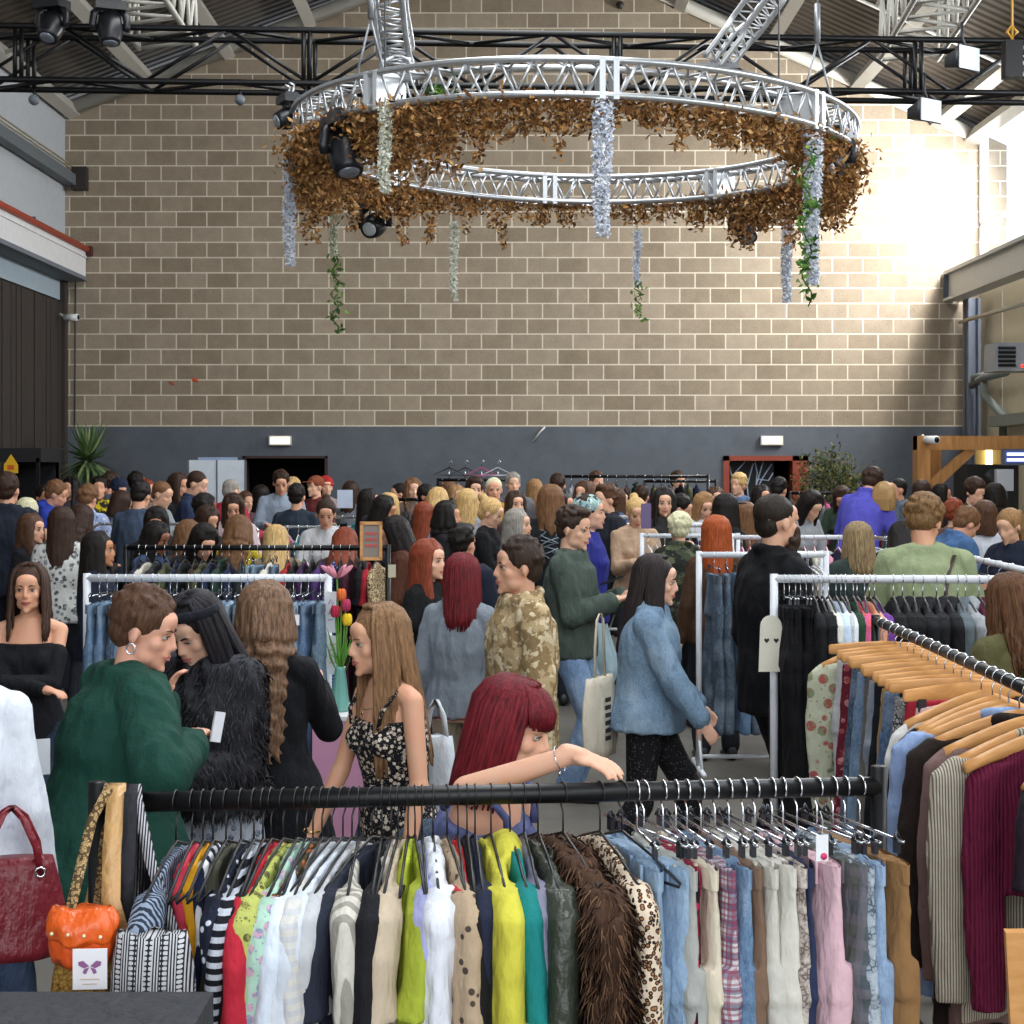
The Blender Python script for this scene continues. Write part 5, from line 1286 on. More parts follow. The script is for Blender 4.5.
# ---- right rail of wooden hangers
def ro(y, name, me, args, turn, label, hk, cat):
    A, B, r = RAILS['RO']; u = (A.y-y)/(A.y-B.y); return front(A.lerp(B, u), name, me, args, turn, label, hk, cat, key='RO', extra='band' if cat in ('jeans',) else None)
y = 5.72
RO = [('floral_jacket', lambda: T(.66, w=.2, sl='long', vox=.009), ('c9cdb4', 'floral', 'b8605a', '8a9a78', .8), 'pale green jacket with red flowers, farthest on wooden hanger rail', 'wood', 'jacket'),
 ('white_jeans', lambda: Bt(.8), ('c4c6c8',), 'off white jeans behind the burgundy floral skirt', 'woodclip', 'trousers'),
 ('burgundy_skirt', lambda: Bt(.75, kind='skirt', w=.2), ('6a1f30', 'floral', 'c08a8a', '9a4a50', 1.2), 'burgundy floral skirt on wooden hanger rail', 'woodclip', 'skirt'),
 ('denim_skirt', lambda: Bt(.6, kind='skirt'), DN('2a3c5c'), 'dark blue denim skirt, wooden hanger rail', 'woodclip', 'skirt'),
 ('washed_skirt', lambda: Bt(.72, kind='skirt', w=.19), DN('6d8cb0'), 'washed blue denim skirt, wooden hanger rail', 'woodclip', 'skirt'),
 ('taupe_skirt', lambda: Bt(.7, kind='skirt', w=.17), ('6e6762',), 'taupe brown skirt, wooden hanger rail', 'woodclip', 'skirt'),
 ('grey_shorts', lambda: Bt(.5), ('8b95a2',), 'grey blue shorts right of the taupe skirt', 'woodclip', 'shorts'),
 ('black_skirt', lambda: Bt(.6, kind='skirt', w=.18), ('1a1c24',), 'black skirt between grey shorts and khaki trousers', 'woodclip', 'skirt'),
 ('khaki_trousers', lambda: Bt(.8), ('a1845c',), 'khaki tan trousers, wooden hanger rail', 'woodclip', 'trousers'),
 ('denim_mini_skirt', lambda: Bt(.52, kind='skirt', w=.2), DN('3f5c84'), 'mid blue denim mini skirt hanging right of khaki trousers', 'woodclip', 'skirt'),
 ('printed_skirt', lambda: Bt(.62, kind='skirt', w=.19), ('b8b6b6', 'snake', '8a8888', '26262a', 1.5), 'black and white printed skirt, wooden hanger rail', 'woodclip', 'skirt'),
 ('red_skirt', lambda: Bt(.42, kind='skirt', w=.17), ('b83040',), 'small red skirt behind the white top', 'woodclip', 'skirt'),
 ('blush_skirt', lambda: Bt(.5, kind='skirt', w=.18), ('d8b8b4',), 'blush pink skirt near the printed skirt', 'woodclip', 'skirt'),
 ('cropped_t_shirt', lambda: T(.5, w=.19, sl='short'), ('d8d6d2',), 'white cropped top on wooden hanger rail', 'wood', 'top'),
 ('black_blouse', lambda: T(.62, w=.2, sl='short'), ('141418',), 'black blouse left of the light blue shirt', 'wood', 'blouse'),
 ('purple_cardigan', lambda: T(.55, w=.19, sl='short'), ('6a2f58',), 'purple cardigan showing above the light blue shirt', 'wood', 'cardigan'),
 ('blue_shirt', lambda: T(.75, w=.24, sl='long', col='collar'), ('8fa6cf',), 'light blue long sleeved shirt near the right edge', 'wood', 'shirt'),
 ('dark_coat', lambda: T(.8, w=.21, sl='long', col='collar', bulk=1.1), ('2a211e',), 'dark brown coat beside the light blue shirt', 'wood', 'coat'),
 ('mauve_coat', lambda: T(.74, w=.2, sl='long'), ('7d6460',), 'dusty mauve jacket under the striped blazer', 'wood', 'jacket'),
 ('striped_blazer', lambda: T(.68, w=.21, sl='long', col='collar', bulk=1.1), ('c2baaa', 'stripe', '6f675c', '000000', 3.6), 'cream blazer with thin dark stripes at right', 'wood', 'jacket'),
 ('knitted_cardigan', lambda: T(.36, w=.14, sl='long'), ('6a1a3a', 'knit'), 'wine red knitted cardigan near the right edge', 'wood', 'cardigan'),
 ('sheer_blouse', lambda: T(.6, w=.18, sl='short'), ('1b121c',), 'black blouse nearest the camera at right edge', 'wood', 'blouse')]
ys = [5.72-.098*i for i in range(13)]+[4.42, 4.33, 4.25, 4.16, 4.07, 3.98, 3.89, 3.80, 3.70]
for (nm_, fn, args, lab, hk_, cat_), y in zip(RO, ys): ro(y+R.uniform(-.02, .02), nm_, fn(), args, 52 if nm_ == 'sheer_blouse' else R.uniform(-13, 13), lab, hk_, cat_)
A, B, r_ = RAILS['RO']
# ---- small things near the racks
def sheet(name, c, w, h, rz, col, label, cat, thick=.004):
    o = MB().box((0, 0, 0), (w, thick, h)).build(name, plain(col, .6)); o.location = c; o.rotation_euler = (0, 0, rz); tag(o, label, cat); return o
s1 = empty('paper_sign', P(331, 612, 7.80), rad(-20), 'upper white paper sign taped to right post of jeans rack', 'sign')
MB().box((0, 0, 0), (.055, .004, .20)).build('paper', plain('e8eaee', .6), s1)
mk = MB(); mk.tube([(-.012, -.003, .04), (.0, -.003, .06), (.014, -.003, .045), (.004, -.003, .02), (-.01, -.003, -.01)], .0025, 5); mk.tube([(-.015, -.003, -.04), (.015, -.003, -.035)], .0022, 5); mk.build('drawing', plain('8f93b8', .6), s1)
s1 = empty('paper_sign', P(333, 655, 7.79), rad(-15), 'lower white paper sign with pink writing on the same post', 'sign')
MB().box((0, 0, 0), (.05, .004, .19)).build('paper', plain('e8eaee', .6), s1)
mk = MB()
for k in range(4): mk.tube([(-.015, -.003, .05-.03*k), (-.005, -.003, .06-.03*k), (.005, -.003, .05-.03*k), (.015, -.003, .058-.03*k)], .0022, 5)
mk.build('handwriting', plain('d07a9a', .6), s1)
# pink counter, vase, tulips
t = empty('counter', (-.84, 7.75, 0), 0, 'pink counter block standing right of the white jeans rack', 'counter')
MB().bbox((-.10, -.22, 0), (.20, .22, .77)).build('body', plain('c78fae', .6), t); MB().bbox((-.11, -.23, .77), (.21, .23, .79)).build('top', plain('dcdde0', .5), t)
t = empty('vase', P(340, 712, 7.7), 0, 'pale teal fluted vase on the pink counter', 'vase'); t.location.z = .79
vb = MB(); vb.loft([[V((r*(1+.06*sin(8*a))*cos(a), r*(1+.06*sin(8*a))*sin(a), z)) for a in [2*pi*k/32 for k in range(32)]] for z, r in ((0, .042), (.01, .045), (.06, .04), (.2, .024), (.215, .026), (.215, .02), (.1, .025))]); vb.build('body', plain('6fa79a', .3), t)
def flower(dx, h, col, lab, kind):
    f = empty('flower', t.location+V((dx*.1, -.005, .02)), 0, lab, 'flower'); e = V((dx*.6, 0, h))
    MB().tube([(0, 0, 0.02), (dx*.2, 0, h*.5), e], .004, 6).build('stem', cloth('5c8a3a'), f)
    m = MB()
    if kind == 'tulip':
        for k in range(6):
            a = k*pi/3; m.ell(e+V((.012*cos(a), .012*sin(a), .02)), (.013, .011, .03), 8, 6)
    else:
        for k in range(6):
            a = k*pi/3; M = Matrix.Rotation(a, 3, 'Z')@Matrix.Rotation(.9, 3, 'Y'); m.ell(e+M@V((0, 0, .05)), (.014, .006, .05), 8, 6, M=M)
    m.build('petals', cloth(col), f); l = MB()
    for k in range(3):
        a = k*2.1+dx*30; c = V((dx*.2, 0, h*.35)); l.add([c, c+V((.04*cos(a), .04*sin(a), .08)), c+V((.06*cos(a), .06*sin(a), .17)), c+V((.03*cos(a+.3), .03*sin(a+.3), .08))], [(0, 1, 2, 3)], 0, True)
    l.build('leaf_blades', cloth('5f9a3c'), f)
flower(-.02, .62, 'd890a0', 'tall pink lily in the teal vase', 'lily'); flower(.01, .52, 'e0703a', 'orange tulip in the teal vase', 'tulip')
flower(-.03, .44, 'b8304a', 'crimson tulip in the teal vase', 'tulip'); flower(.05, .40, 'e8c030', 'yellow tulip lowest in the teal vase', 'tulip'); flower(.04, .47, 'b03a5a', 'dark pink tulip in the teal vase', 'tulip')
# wooden framed sign on the long black rack, tags, cards
t = empty('framed_sign', P(371, 541, 10.75), rad(12), 'small wooden framed sign above the long black rack', 'sign'); fw = MB()
for x, z, a, b_ in ((0, .12, .15, .02), (0, -.12, .15, .02), (-.065, 0, .02, .25), (.065, 0, .02, .25)): fw.box((x, 0, z), (a, .02, b_))
fw.build('frame', M_WOODH, t); MB().box((0, .004, 0), (.12, .006, .22)).build('panel', plain('8a7f76', .6), t)
fw = MB()
for k in range(3): fw.box((0, -.001, .05-.04*k), (.08, .003, .018))
fw.build('printing', plain('b8504a', .6), t)
sheet('paper_sheet', P(345, 499, 17.6), .17, .2, 0, 'ccd6ea', 'white paper sheet on the rounded silver rack', 'sheet')
o = sheet('leather_patch', P(214, 615, 7.6), .062, .08, 0, 'b4764a', 'tan leather label patch on the jeans behind the dark haired woman', 'label'); o.rotation_euler = (0, rad(35), rad(10))
t = empty('hanging_card', P(771, 640, 7.08), 0, 'cream tag with two black hearts on the left post of hoodie rack', 'tag')
m = MB(); m.add([(x, y, z) for y in (-.004, .004) for x, z in [(.048*cos(a), .06+.05*sin(a)) for a in [pi*k/8 for k in range(9)]]+[(-.055, -.14), (.055, -.14)]], [tuple(range(10, -1, -1)), tuple(range(11, 22))]+[(i, (i+1) % 11, 11+(i+1) % 11, 11+i) for i in range(11)], 0, False); m.build('card', plain('dcd8c8', .6), t)
m = MB()
for x in (-.02, .022):
    m.add([(x+a, -.006, -.0+b_) for a, b_ in ((0, -.014), (.012, 0), (.008, .009), (0, .004), (-.008, .009), (-.012, 0))], [(0, 1, 2, 3, 4, 5)], 0, False)
m.build('heart_print', plain('15151a', .6), t)
o = sheet('beige_tag', P(392, 571, 10.6), .05, .085, rad(10), 'c6bfa4', 'small beige swing tag at the right end of long black rack', 'tag')
# price tags
for px, py, d, lab in ((297, 620, 7.6, 'small white price tag on a dark jeans pair, white rack'), (822, 848, 3.1, 'white price tag with pink spot on the pink trousers')):
    t = empty('price_tag', P(px, py, d), rad(15), lab, 'tag'); w_ = .022 if d > 5 else .026
    MB().box((0, 0, 0), (w_, .002, .05)).build('card', plain('e6e8ec', .6), t); MB().tube([(0, 0, .025), (.004, .004, .05), (0, .008, .07)], .001, 4).build('string', plain('d0d0d0', .6), t)
    if d < 5: MB().cyl((.003, -.003, -.016), (.003, -.001, -.016), .007, 10).build('pink_spot', plain('d03a70', .5), t)

# ---- dark table and bags at lower left, wooden board at lower right
t = empty('display_table', (-.72, 2.66, 0), 0, 'dark covered table in the lower left corner', 'table')
MB().bbox((-.5, -.10, .86), (.205, .10, 1.050)).build('top', cloth('3b3c40'), t); MB().bbox((-.49, -.09, 0), (.19, .09, .86)).build('base', cloth('33343a'), t)
MB().bbox((-.5, -.106, .5), (.208, -.1005, 1.032)).build('denim_cloth', cloth(*DN('2c3850')), t)
def strap(name, pts, w, t_, m, parent):
    rs = []; P_ = [V(p) for p in pts]
    for i, p in enumerate(P_):
        rs.append([p+V((a*w/2, b_*t_/2, 0)) for a, b_ in ((-1, -1), (1, -1), (1, 1), (-1, 1))])
    return MB().loft(rs).build(name, m, parent)
def Q(px, py, d, o): return P(px, py, d)-o.location
t = empty('pouch_bag', P(82, 950, 3.0), 0, 'orange satin pouch bag with gold sequins, hung at left end', 'bag')
def pouch(zt, zb, w, dep, n=24, puck=.03):
    m = MB(); rows = []
    for j in range(11):
        u = j/10; z = zt+(zb-zt)*u; ww = w*(.82+.2*sin(u*pi*.9)); dd = dep*(.5+.6*sin(min(1, u*1.4)*pi*.6))
        rows.append([V((ww*cos(a)*(1+puck*sin(9*a)), dd*sin(a)*(1+puck*sin(7*a+1)), z+.006*sin(5*a+u))) for a in [2*pi*k/36 for k in range(36)]])
    m.loft(rows); return m
pouch(.07, -.02, .062, .035).build('body', cloth('d9541c', 'satin'), t); pouch(-.015, -.14, .058, .034).build('sequin_panel', cloth('6e4c22', 'sequin', 'd8b060'), t)
fm = pouch(.078, .02, .066, .039, puck=.05); fm.build('flap', cloth('e2601f', 'satin'), t)
bm = MB()
for k in range(4): bm.ell((-.045+.03*k, -.042, .042-.002*k), .004, 8, 6)
bm.build('beads', plain('e8d8b0', .2, .3), t)
strap('strap', [Q(70, 912, 3.0, t), Q(80, 870, 3.08, t), Q(92, 820, 3.15, t), Q(108, 790, 3.17, t), Q(110, 783, 3.2, t), Q(110, 790, 3.235, t), Q(98, 912, 3.1, t)], .020, .006, cloth('5a4630', 'leopard', 'ffffff', 'b8a070', 2), t)
t = empty('tote_strap_bag', P(112, 960, 3.08), 0, 'tan leather bag with a long wide strap over the front rack', 'bag')
strap('strap', [Q(121, 935, 3.06, t), Q(111, 900, 3.08, t), Q(112, 850, 3.12, t), Q(116, 800, 3.16, t), Q(117, 786, 3.18, t), Q(117, 783, 3.2, t), Q(116, 800, 3.23, t), Q(90, 920, 3.24, t)], .036, .005, cloth('c49a64', 'leather'), t)
m = pouch(.07, -.12, .034, .03, puck=0); m.build('body', cloth('b98a56', 'leather'), t)
t = empty('woven_bag', P(152, 960, 2.97), 0, 'black and white woven patterned bag on long straps', 'bag')
pouch(.05, -.15, .078, .045, puck=.02).build('body', cloth('26262c', 'aztec', 'c3c4c8'), t)
strap('strap', [Q(125, 925, 3.08, t), Q(129, 850, 3.12, t), Q(131, 795, 3.16, t), Q(131, 784, 3.2, t), Q(136, 800, 3.24, t), Q(150, 925, 3.2, t)], .026, .005, cloth('2b2b30'), t)
strap('strap', [Q(175, 935, 3.06, t), Q(150, 860, 3.12, t), Q(137, 800, 3.16, t), Q(136, 784, 3.2, t), Q(140, 800, 3.24, t), Q(140, 925, 3.2, t)], .022, .005, cloth('1f1f24', 'stripe', 'b9b9c0', '000000', 4), t)
t = empty('butterfly_card', P(90, 969, 2.93), rad(4), 'white card printed with a purple butterfly on orange pouch', 'card')
MB().box((0, 0, 0), (.062, .003, .074)).build('card', plain('eceaee', .6), t); m = MB()
for s in (-1, 1):
    m.add([(s*x, -.0028, z) for x, z in ((.001, .006), (.012, .016), (.021, .014), (.02, .007), (.010, .002))], [(0, 1, 2, 3, 4)], 0, False); m.add([(s*x, -.0028, z) for x, z in ((.001, .004), (.010, .001), (.013, -.006), (.007, -.009))], [(0, 1, 2, 3)], 0, False)
m.build('butterfly_print', plain('8f5a8c', .6), t)
m = MB()
for k in range(2): m.box((0, -.002, -.018-.009*k), (.034-.008*k, .001, .0018))
m.build('fine_print', plain('cdb8a8', .6), t)
t = empty('handbag', P(12, 905, 4.05), rad(15), 'shiny dark red leather handbag carried at the left edge', 'bag'); m = MB(); rows = []
for j in range(12):
    u = j/11; z = .12-.245*u; ww = .10+.035*sin(u*pi*.55)-.018*max(0, u-.85)*6; dd = .035+.045*u
    rows.append([V((ww*cos(a)*(1+.02*sin(6*a+3*u)), dd*sin(a)*(1+.05*sin(5*a)), z)) for a in [2*pi*k/32 for k in range(32)]])
m.loft(rows); m.build('body', cloth('701522', 'leather'), t)
for s in (-1, 1):
    strap('handle', [(-.07, s*.03, .08), (-.055, s*.035, .16), (-.02, s*.03, .235), (.0, s*.01, .25), (.03, s*.03, .22), (.06, s*.035, .15), (.07, s*.03, .08)], .018, .01, cloth('7c1826', 'leather'), t)
m = MB()
for x in (-.07, .07): m.tube([(x+.012*cos(a), -.048, .09+.012*sin(a)) for a in [2*pi*k/12 for k in range(12)]], .003, 6, closed=True)
m.build('rings', M_CHROME, t)
t = empty('wooden_board', P(1029, 993, 3.3), rad(-8), 'light wooden board edge in the lower right corner', 'board')
MB().box((0.03, 0, -.42), (.10, .03, 1.1), (0, rad(-3), 0)).build('plank', M_WOODH, t); MB().box((.02, -.018, .08), (.012, .004, .012)).build('screw', M_GREY, t)
# ------------------------------------------------------------ the crowd (px, top py, distance, facing, pose, sex, hair, skin, colour, label, extras)
CR = [
(8,473,13.2,175,'s','m','shortd','l','1f2430','man in dark navy jacket seen from behind at left edge',dict(top='jacket')),
(27,499,14.6,190,'s','f','bobw','f','c9a184','woman with platinum bob and tan top at far left',{}),
(33,515,12.6,70,'s','f','mediumb','f','17171b','smiling brown haired woman in black turned right, far left',dict(detail=True)),
(62,508,12.2,185,'s','f','longd','l','c9c9c4','long dark haired woman in grey and white print shirt, back turned',dict(top='shirt',pat='floral',h2='4c4f54',h3='8a8d90')),
(100,533,10.3,88,'s','f','longk','t','1c2233','black haired woman in navy, profile to right, beside jeans rack',dict(detail=True)),
(82,507,13.8,160,'b','f','wavyd','l','2a2320','woman with wavy dark hair behind the silver rack left end',{}),
(56,482,16.4,95,'b','m','shortm','l','2c3fa0','man in royal blue top left of the yucca',dict(top='hoodie')),
(88,487,15.9,165,'b','m','tousledm','l','a9b8dc','person in pale blue printed shirt below the yucca',dict(top='shirt',pat='floral',h2='e0e0ea',h3='4a62b0')),
(99,477,18.6,15,'s','f','shortk','l','3a3a22','dark haired woman facing camera in black and yellow jacket',dict(top='jacket',pat='camo',h2='c8b020',h3='1a1a1a')),
(111,472,20.8,150,'s','m','shortd','l','5a6270','brown haired man farthest back right of the yucca',{}),
(119,480,18.9,40,'b','m','','l','303440','man in dark navy beanie right of the yucca',dict(hat=('beanie','232a40'))),
(122,493,16.2,130,'b','f','bobd','l','8a8a8c','woman with short brown bob in grey top, middle left',{}),
(137,472,21.2,140,'s','m','shortk','l','3a3430','dark haired man farthest back, left of the white board',{}),
(147,480,19.6,60,'s','f','shorta','f','7a6a60','short red haired person in brown, far left group',{}),
(141,483,15.6,165,'b','m','shortk','l','3f4c60','broad man in slate blue t shirt from behind, left group',dict(top='tee')),
(162,482,16.0,75,'b','m','fadem','f','8a9398','fair cropped haired man in light grey t shirt, profile',dict(top='tee')),
(180,474,17.4,60,'s','m','mediumd','l','18181c','long haired man in black beside the white board',{}),
(197,470,17.4,80,'p','m','faded','f','26304a','short haired man in navy pullover before the white board',dict(top='jacket')),
(231,480,17.6,150,'b','m','fadee','f','a83040','balding man in red pink top right of the white board',{}),
(233,496,15.0,12,'b','f','longd','l','c7b0b4','woman with headband and pale pink top facing camera, left centre',dict(detail=True)),
(206,495,15.3,100,'s','f','curlytopk','b','1f1c20','person with curly black hair and dark top left of headband woman',{}),
(208,508,13.9,50,'b','f','longd','l','2a2428','brown haired woman looking down at phone, left centre',{}),
(156,510,13.0,10,'p','f','longk','t','22242c','black haired woman facing camera behind the silver rack',dict(detail=True)),
(157,524,11.7,70,'b','f','longk','b','3e5070','dark haired woman in denim blue behind the long black rack',dict(detail=True)),
(188,524,12.0,200,'b','f','curlym','l','4a4038','light brown curly haired woman with back turned behind black rack',{}),
(204,529,11.75,35,'d','f','longk','l','1c1c22','black haired woman bending over the long black rack',{}),
(239,519,12.3,170,'b','f','curlym','f','b8a028','woman with fair brown curls and yellow top, back turned',{}),
(281,471,19.0,10,'b','m','shortd','l','8d98a6','man in light grey sweatshirt looking down by dark doorway',dict(detail=True)),
(292,478,20.6,0,'s','f','boby','f','b8906a','blonde person behind the grey sweatshirt man',{}),
(297,484,16.6,170,'s','m','shortk','l','2a3440','dark haired man in blue black t shirt, back turned, left centre',dict(top='tee')),
(315,476,20.2,-40,'s','m','','f','6a2c2c','person in reddish brown cap near the dark doorway',dict(hat=('cap','8a4a34'))),
(326,477,21.2,20,'s','f','','f','9a8a88','person in bright red beanie near the dark doorway',dict(hat=('beanie','b02a2c'))),
(326,500,13.6,5,'b','f','bund','l','c9c9cc','brown haired woman facing camera behind the short silver rack',dict(detail=True)),
(276,528,11.9,190,'b','f','longy','f','8a7a66','long blonde haired woman behind the long black rack, back turned',{}),
(345,533,11.9,175,'d','f','longa','f','3a3030','auburn haired person stooping behind the long black rack',{}),
(370,490,17.2,90,'s','f','longk','l','2a2a30','black haired woman in profile right of the white sheet',{}),
(388,494,16.2,200,'s','f','wavyy','f','b09a78','blonde wavy haired woman just right of black haired profile woman',{}),
(385,498,14.9,80,'b','f','longk','t','1d1d22','long black haired woman in front of the blonde wavy one',{}),
(394,519,11.1,-85,'b','f','longk','l','4f2e20','woman in shaggy chestnut jacket facing left past black rack',dict(top='coat',detail=True)),
(413,479,19.4,15,'s','f','longm','f','6a5a50','light brown haired woman facing camera, far back centre left',{}),
(427,485,18.2,60,'s','f','shortk','t','2c2c34','black haired person far back, left of centre',{}),
(425,503,15.8,150,'s','f','longa','l','7c8fa8','auburn haired woman in blue grey top, left of centre',{}),
(438,490,16.4,175,'b','f','longy','f','8ba4c0','long blonde woman in light denim jacket, back turned',dict(top='jacket')),
(449,503,13.9,80,'s','f','curlyk','l','1a1a1e','woman with long dark curls in profile, centre left',{}),
(468,490,16.0,160,'s','f','longy','f','9a9aa0','tall blonde woman in grey, back turned, near centre',{}),
(475,478,17.6,8,'s','m','tousledd','f','23283a','dark haired man in glasses and navy facing camera',dict(detail=True)),
(494,477,17.0,5,'s','m','fadew','l','a8802c','bleached crop person in mustard top facing camera',dict(detail=True)),
(491,499,13.8,75,'p','f','buny','f','18181c','blonde woman with low bun in black, profile, centre',dict(detail=True)),
(430,541,9.1,60,'s','f','longa','f','141417','ginger blonde woman in black t shirt left of crimson haired woman',dict(top='tee',detail=True)),
(463,525,9.9,150,'s','m','quiffk','l','1b2030','dark haired man in navy with white collar behind crimson haired woman',dict(top='jacket')),
(516,492,16.0,20,'s','f','longd','f','4a3a3a','brown haired woman with earring facing camera, centre',dict(detail=True)),
(513,473,20.0,10,'s','m','shorte','f','6a6a6e','grey haired man far back at the centre',{}),
(519,510,12.8,70,'s','f','mediume','f','2a8a50','woman with glasses and bright green jacket, profile right',dict(top='jacket',detail=True)),
(551,486,13.0,175,'s','m','mediumm','f','1c1e22','person in beige cap and black jacket with pale print on back',dict(top='jacket',hat=('cap','b8ac94'))),
(563,492,14.6,70,'s','f','longk','l','222228','black haired woman in profile right of the beige cap',{}),
(558,474,19.2,165,'s','m','shortd','l','7a7a80','brown haired man far back right of beige cap',{}),
(590,495,11.6,80,'s','f','shortd','f','2b2f80','person in pale green bandana and deep blue sweater',dict(hat=('bandana','9ab8b4','floral','4a7a8a','d8e4e4'),bot='a9c2cc',detail=True)),
(606,485,14.2,-65,'s','m','quiffb','f','23262e','brown haired man in dark jacket facing left, centre right',dict(top='jacket',detail=True)),
(597,468,21.8,20,'s','m','shortb','f','b89a9a','brown haired man at the tall black rack, far back',{}),
(678,469,22.6,30,'s','m','shortd','f','9ab0b4','dark haired man nearest the back wall behind black rack',{}),
(620,490,18.8,100,'s','f','longb','f','4a5a78','brown haired woman far back right of quiffed man',{}),
(636,499,13.9,10,'p','f','buny','f','b89a80','blonde woman with topknot behind a purple card',dict(detail=True)),
(664,489,14.4,4,'s','f','longk','f','2a2a28','tall woman with long black hair facing camera in dark jacket',dict(top='jacket',detail=True)),
(681,496,14.9,75,'b','m','shortk','l','1f2430','dark haired man in navy bending right past tall black haired woman',{}),
(679,514,12.2,185,'r','f','curlytopw','f','3d4436','bleached curly haired woman in green black print, arm on rail',dict(top='shirt',pat='camo',h2='20221c',h3='5a6048')),
(704,495,15.6,20,'p','f','longl','f','c9c9cc','light brown haired woman looking down, right of centre',dict(detail=True)),
(716,517,10.8,185,'s','f','longg','f','4a3424','woman with long ginger hair and brown top, back turned',{}),
(728,495,13.1,120,'s','f','longk','l','17171b','woman with black hair under a black cap, right of centre',dict(hat=('cap','1a1a20'))),
(745,503,13.5,180,'s','f','longm','f','5a5a60','brown long haired person right of the black cap, back turned',{}),
(738,474,20.4,-40,'s','m','curlytopy','f','5a7090','curly blond man in denim shirt before the chalk doorway',{}),
(762,486,17.8,30,'s','f','mediumk','l','3a3a40','black haired woman far behind the bearded man',{}),
(779,479,18.2,150,'b','m','shortk','l','2a2c34','black haired man just above the bearded man head',{}),
(811,495,15.1,35,'d','f','longk','f','a9adb4','dark haired person bending with pale grey sleeves, right',{}),
(872,470,17.0,140,'d','m','tousledd','f','5a58c0','man in violet blue shirt wearing tan backpack',dict(top='shirt')),
(897,478,18.0,-75,'s','m','fadek','l','5a6470','bearded man in grey denim jacket facing left, right side',dict(top='jacket')),
(922,481,18.4,150,'s','f','longd','l','3a2a26','dark brown haired woman under the timber brace',{}),
(943,485,18.8,70,'s','f','longk','l','3a3034','black haired woman in profile under the timber frame',{}),
(975,480,16.6,20,'b','m','curlytopd','f','2a2c30','curly brown haired man looking down at far right',{}),
(995,485,17.6,160,'s','f','curlyk','l','20202a','curly black haired person at far right, back turned',{}),
(955,499,14.4,120,'s','f','shorta','f','6a5048','red haired person behind the denim jacket shopper, right',{}),
(966,511,12.2,110,'d','m','shortm','l','4a6c98','shopper in blue denim jacket bending over the right rack',dict(top='jacket')),
(985,502,13.2,165,'s','f','bobb','f','c9cdd6','woman with brown bob in white and black, far right',{}),
(1009,510,11.4,-50,'b','f','ponyl','f','1f2536','fair ponytailed woman in navy and white leaning in, right edge',{}),
(903,527,12.0,170,'d','f','longk','l','2a2026','dark haired person stooping among rails left of curly man',{}),
(448,480,21.0,170,'s','f','longm','f','5c6270','brown haired woman far back behind the denim jacket blonde',{}),
(457,486,19.0,30,'s','f','mediuml','f','8a5a5a','fair haired woman in dusty rose far back, centre left',{}),
(246,492,19.5,40,'s','m','shortb','f','5a3a44','brown haired man beyond the red top man',{}),
(262,486,20.6,150,'s','f','longk','l','3c4048','black haired woman farthest back before dark doorway',{}),
(352,482,21.0,150,'s','f','mediumd','f','7a8088','brown haired woman far back right of dark doorway',{}),
(398,484,21.4,-60,'s','m','shortk','l','384050','black haired man farthest back, left of centre',{}),
(535,480,21.6,170,'s','f','longl','f','6a7078','light haired woman farthest back at the centre',{}),
(642,486,18.9,160,'s','m','shortd','l','4c4650','dark haired man far back behind the topknot woman',{}),
(583,482,18.4,-30,'s','f','mediumb','f','5c4c48','brown haired woman behind the bandana person',{}),
(716,488,18.8,10,'s','f','longb','f','6c3a44','brown haired woman in wine top far back, right',{}),
(842,490,18.9,-20,'d','f','longd','l','3a4a3c','dark haired woman in green bending by the shrub',{}),
(70,478,20.6,-20,'s','f','mediumk','l','504a54','black haired woman beneath the left of yucca leaves',{}),
(44,486,18.0,40,'s','m','shortk','t','2c3a34','black haired man in dark green near the black booth',{}),
(170,492,18.4,-10,'s','f','longb','f','54444a','brown haired woman behind the cropped fair man',{}),
]
# keep clear of the people modelled one by one below
PLACED += [((x-512)/F*d, d, .05) for x, d in ((150, 4.7), (189, 5.25), (250, 5.6), (377, 5.1), (513, 3.85), (516, 6.8), (460, 7.8), (572, 9.5), (657, 7.4), (776, 7.55), (29, 7.2), (-42, 4.25), (924, 8.5), (857, 10.4), (1008, 6.35))]
for row in CR:
    px, py, d, rz, pc, sex, hs, sk_, tc, lab, ex = row
    r_ = person(px, py, d, rz, pc, sex, hs if hs else 'd', sk_, tc, lab, **ex)
    if lab.startswith('ginger blonde'):   # pale lettering across the chest of the t shirt
        m = MB()
        for x0, strokes in ((.035, [((0, 0), (0, .04)), ((0, .04), (-.022, .04)), ((0, .02), (-.018, .02))]), (.0, [((0, 0), (-.011, .04)), ((-.011, .04), (-.022, 0)), ((-.004, .016), (-.018, .016))])):
            for (a, b), (c, e_) in strokes: m.cyl((x0+a, -.137, 1.24+b), (x0+c, -.137, 1.24+e_), .004, 6)
        for (a, b), (c, e_) in [((.03, 0), (.03, .035)), ((.03, .035), (.01, .035)), ((.03, .018), (.014, .018)), ((-.012, 0), (-.012, .035)), ((-.024, .035), (0, .035))]: m.cyl((a, -.14, 1.18+b), (c, -.14, 1.18+e_), .004, 6)
        m.build('chest_lettering', plain('d8d8dc', .7), r_)
    if 'pale print on back' in lab:
        m = MB(); U = V((0, .152, 1.22))
        for k in range(9): m.tube([U+V((.09*sin(k*1.7), .0, -.09+.02*k)), U+V((.05*sin(k*2.3+1), .004, -.06+.022*k)), U+V((.07*sin(k*3.1+2), .0, -.03+.02*k))], .004, 5)
        m.build('back_print', plain('8f9aa4', .7), r_)
t = empty('backpack', P(884, 499, 16.75), rad(150), 'tan backpack worn by the man in violet blue shirt', 'backpack')
m = MB(); m.ell((0, 0, 0), (.14, .09, .19), 20, 12); m.v = [(max(-.12, min(.12, x)), max(-.06, min(.07, y)), z) for x, y, z in m.v]
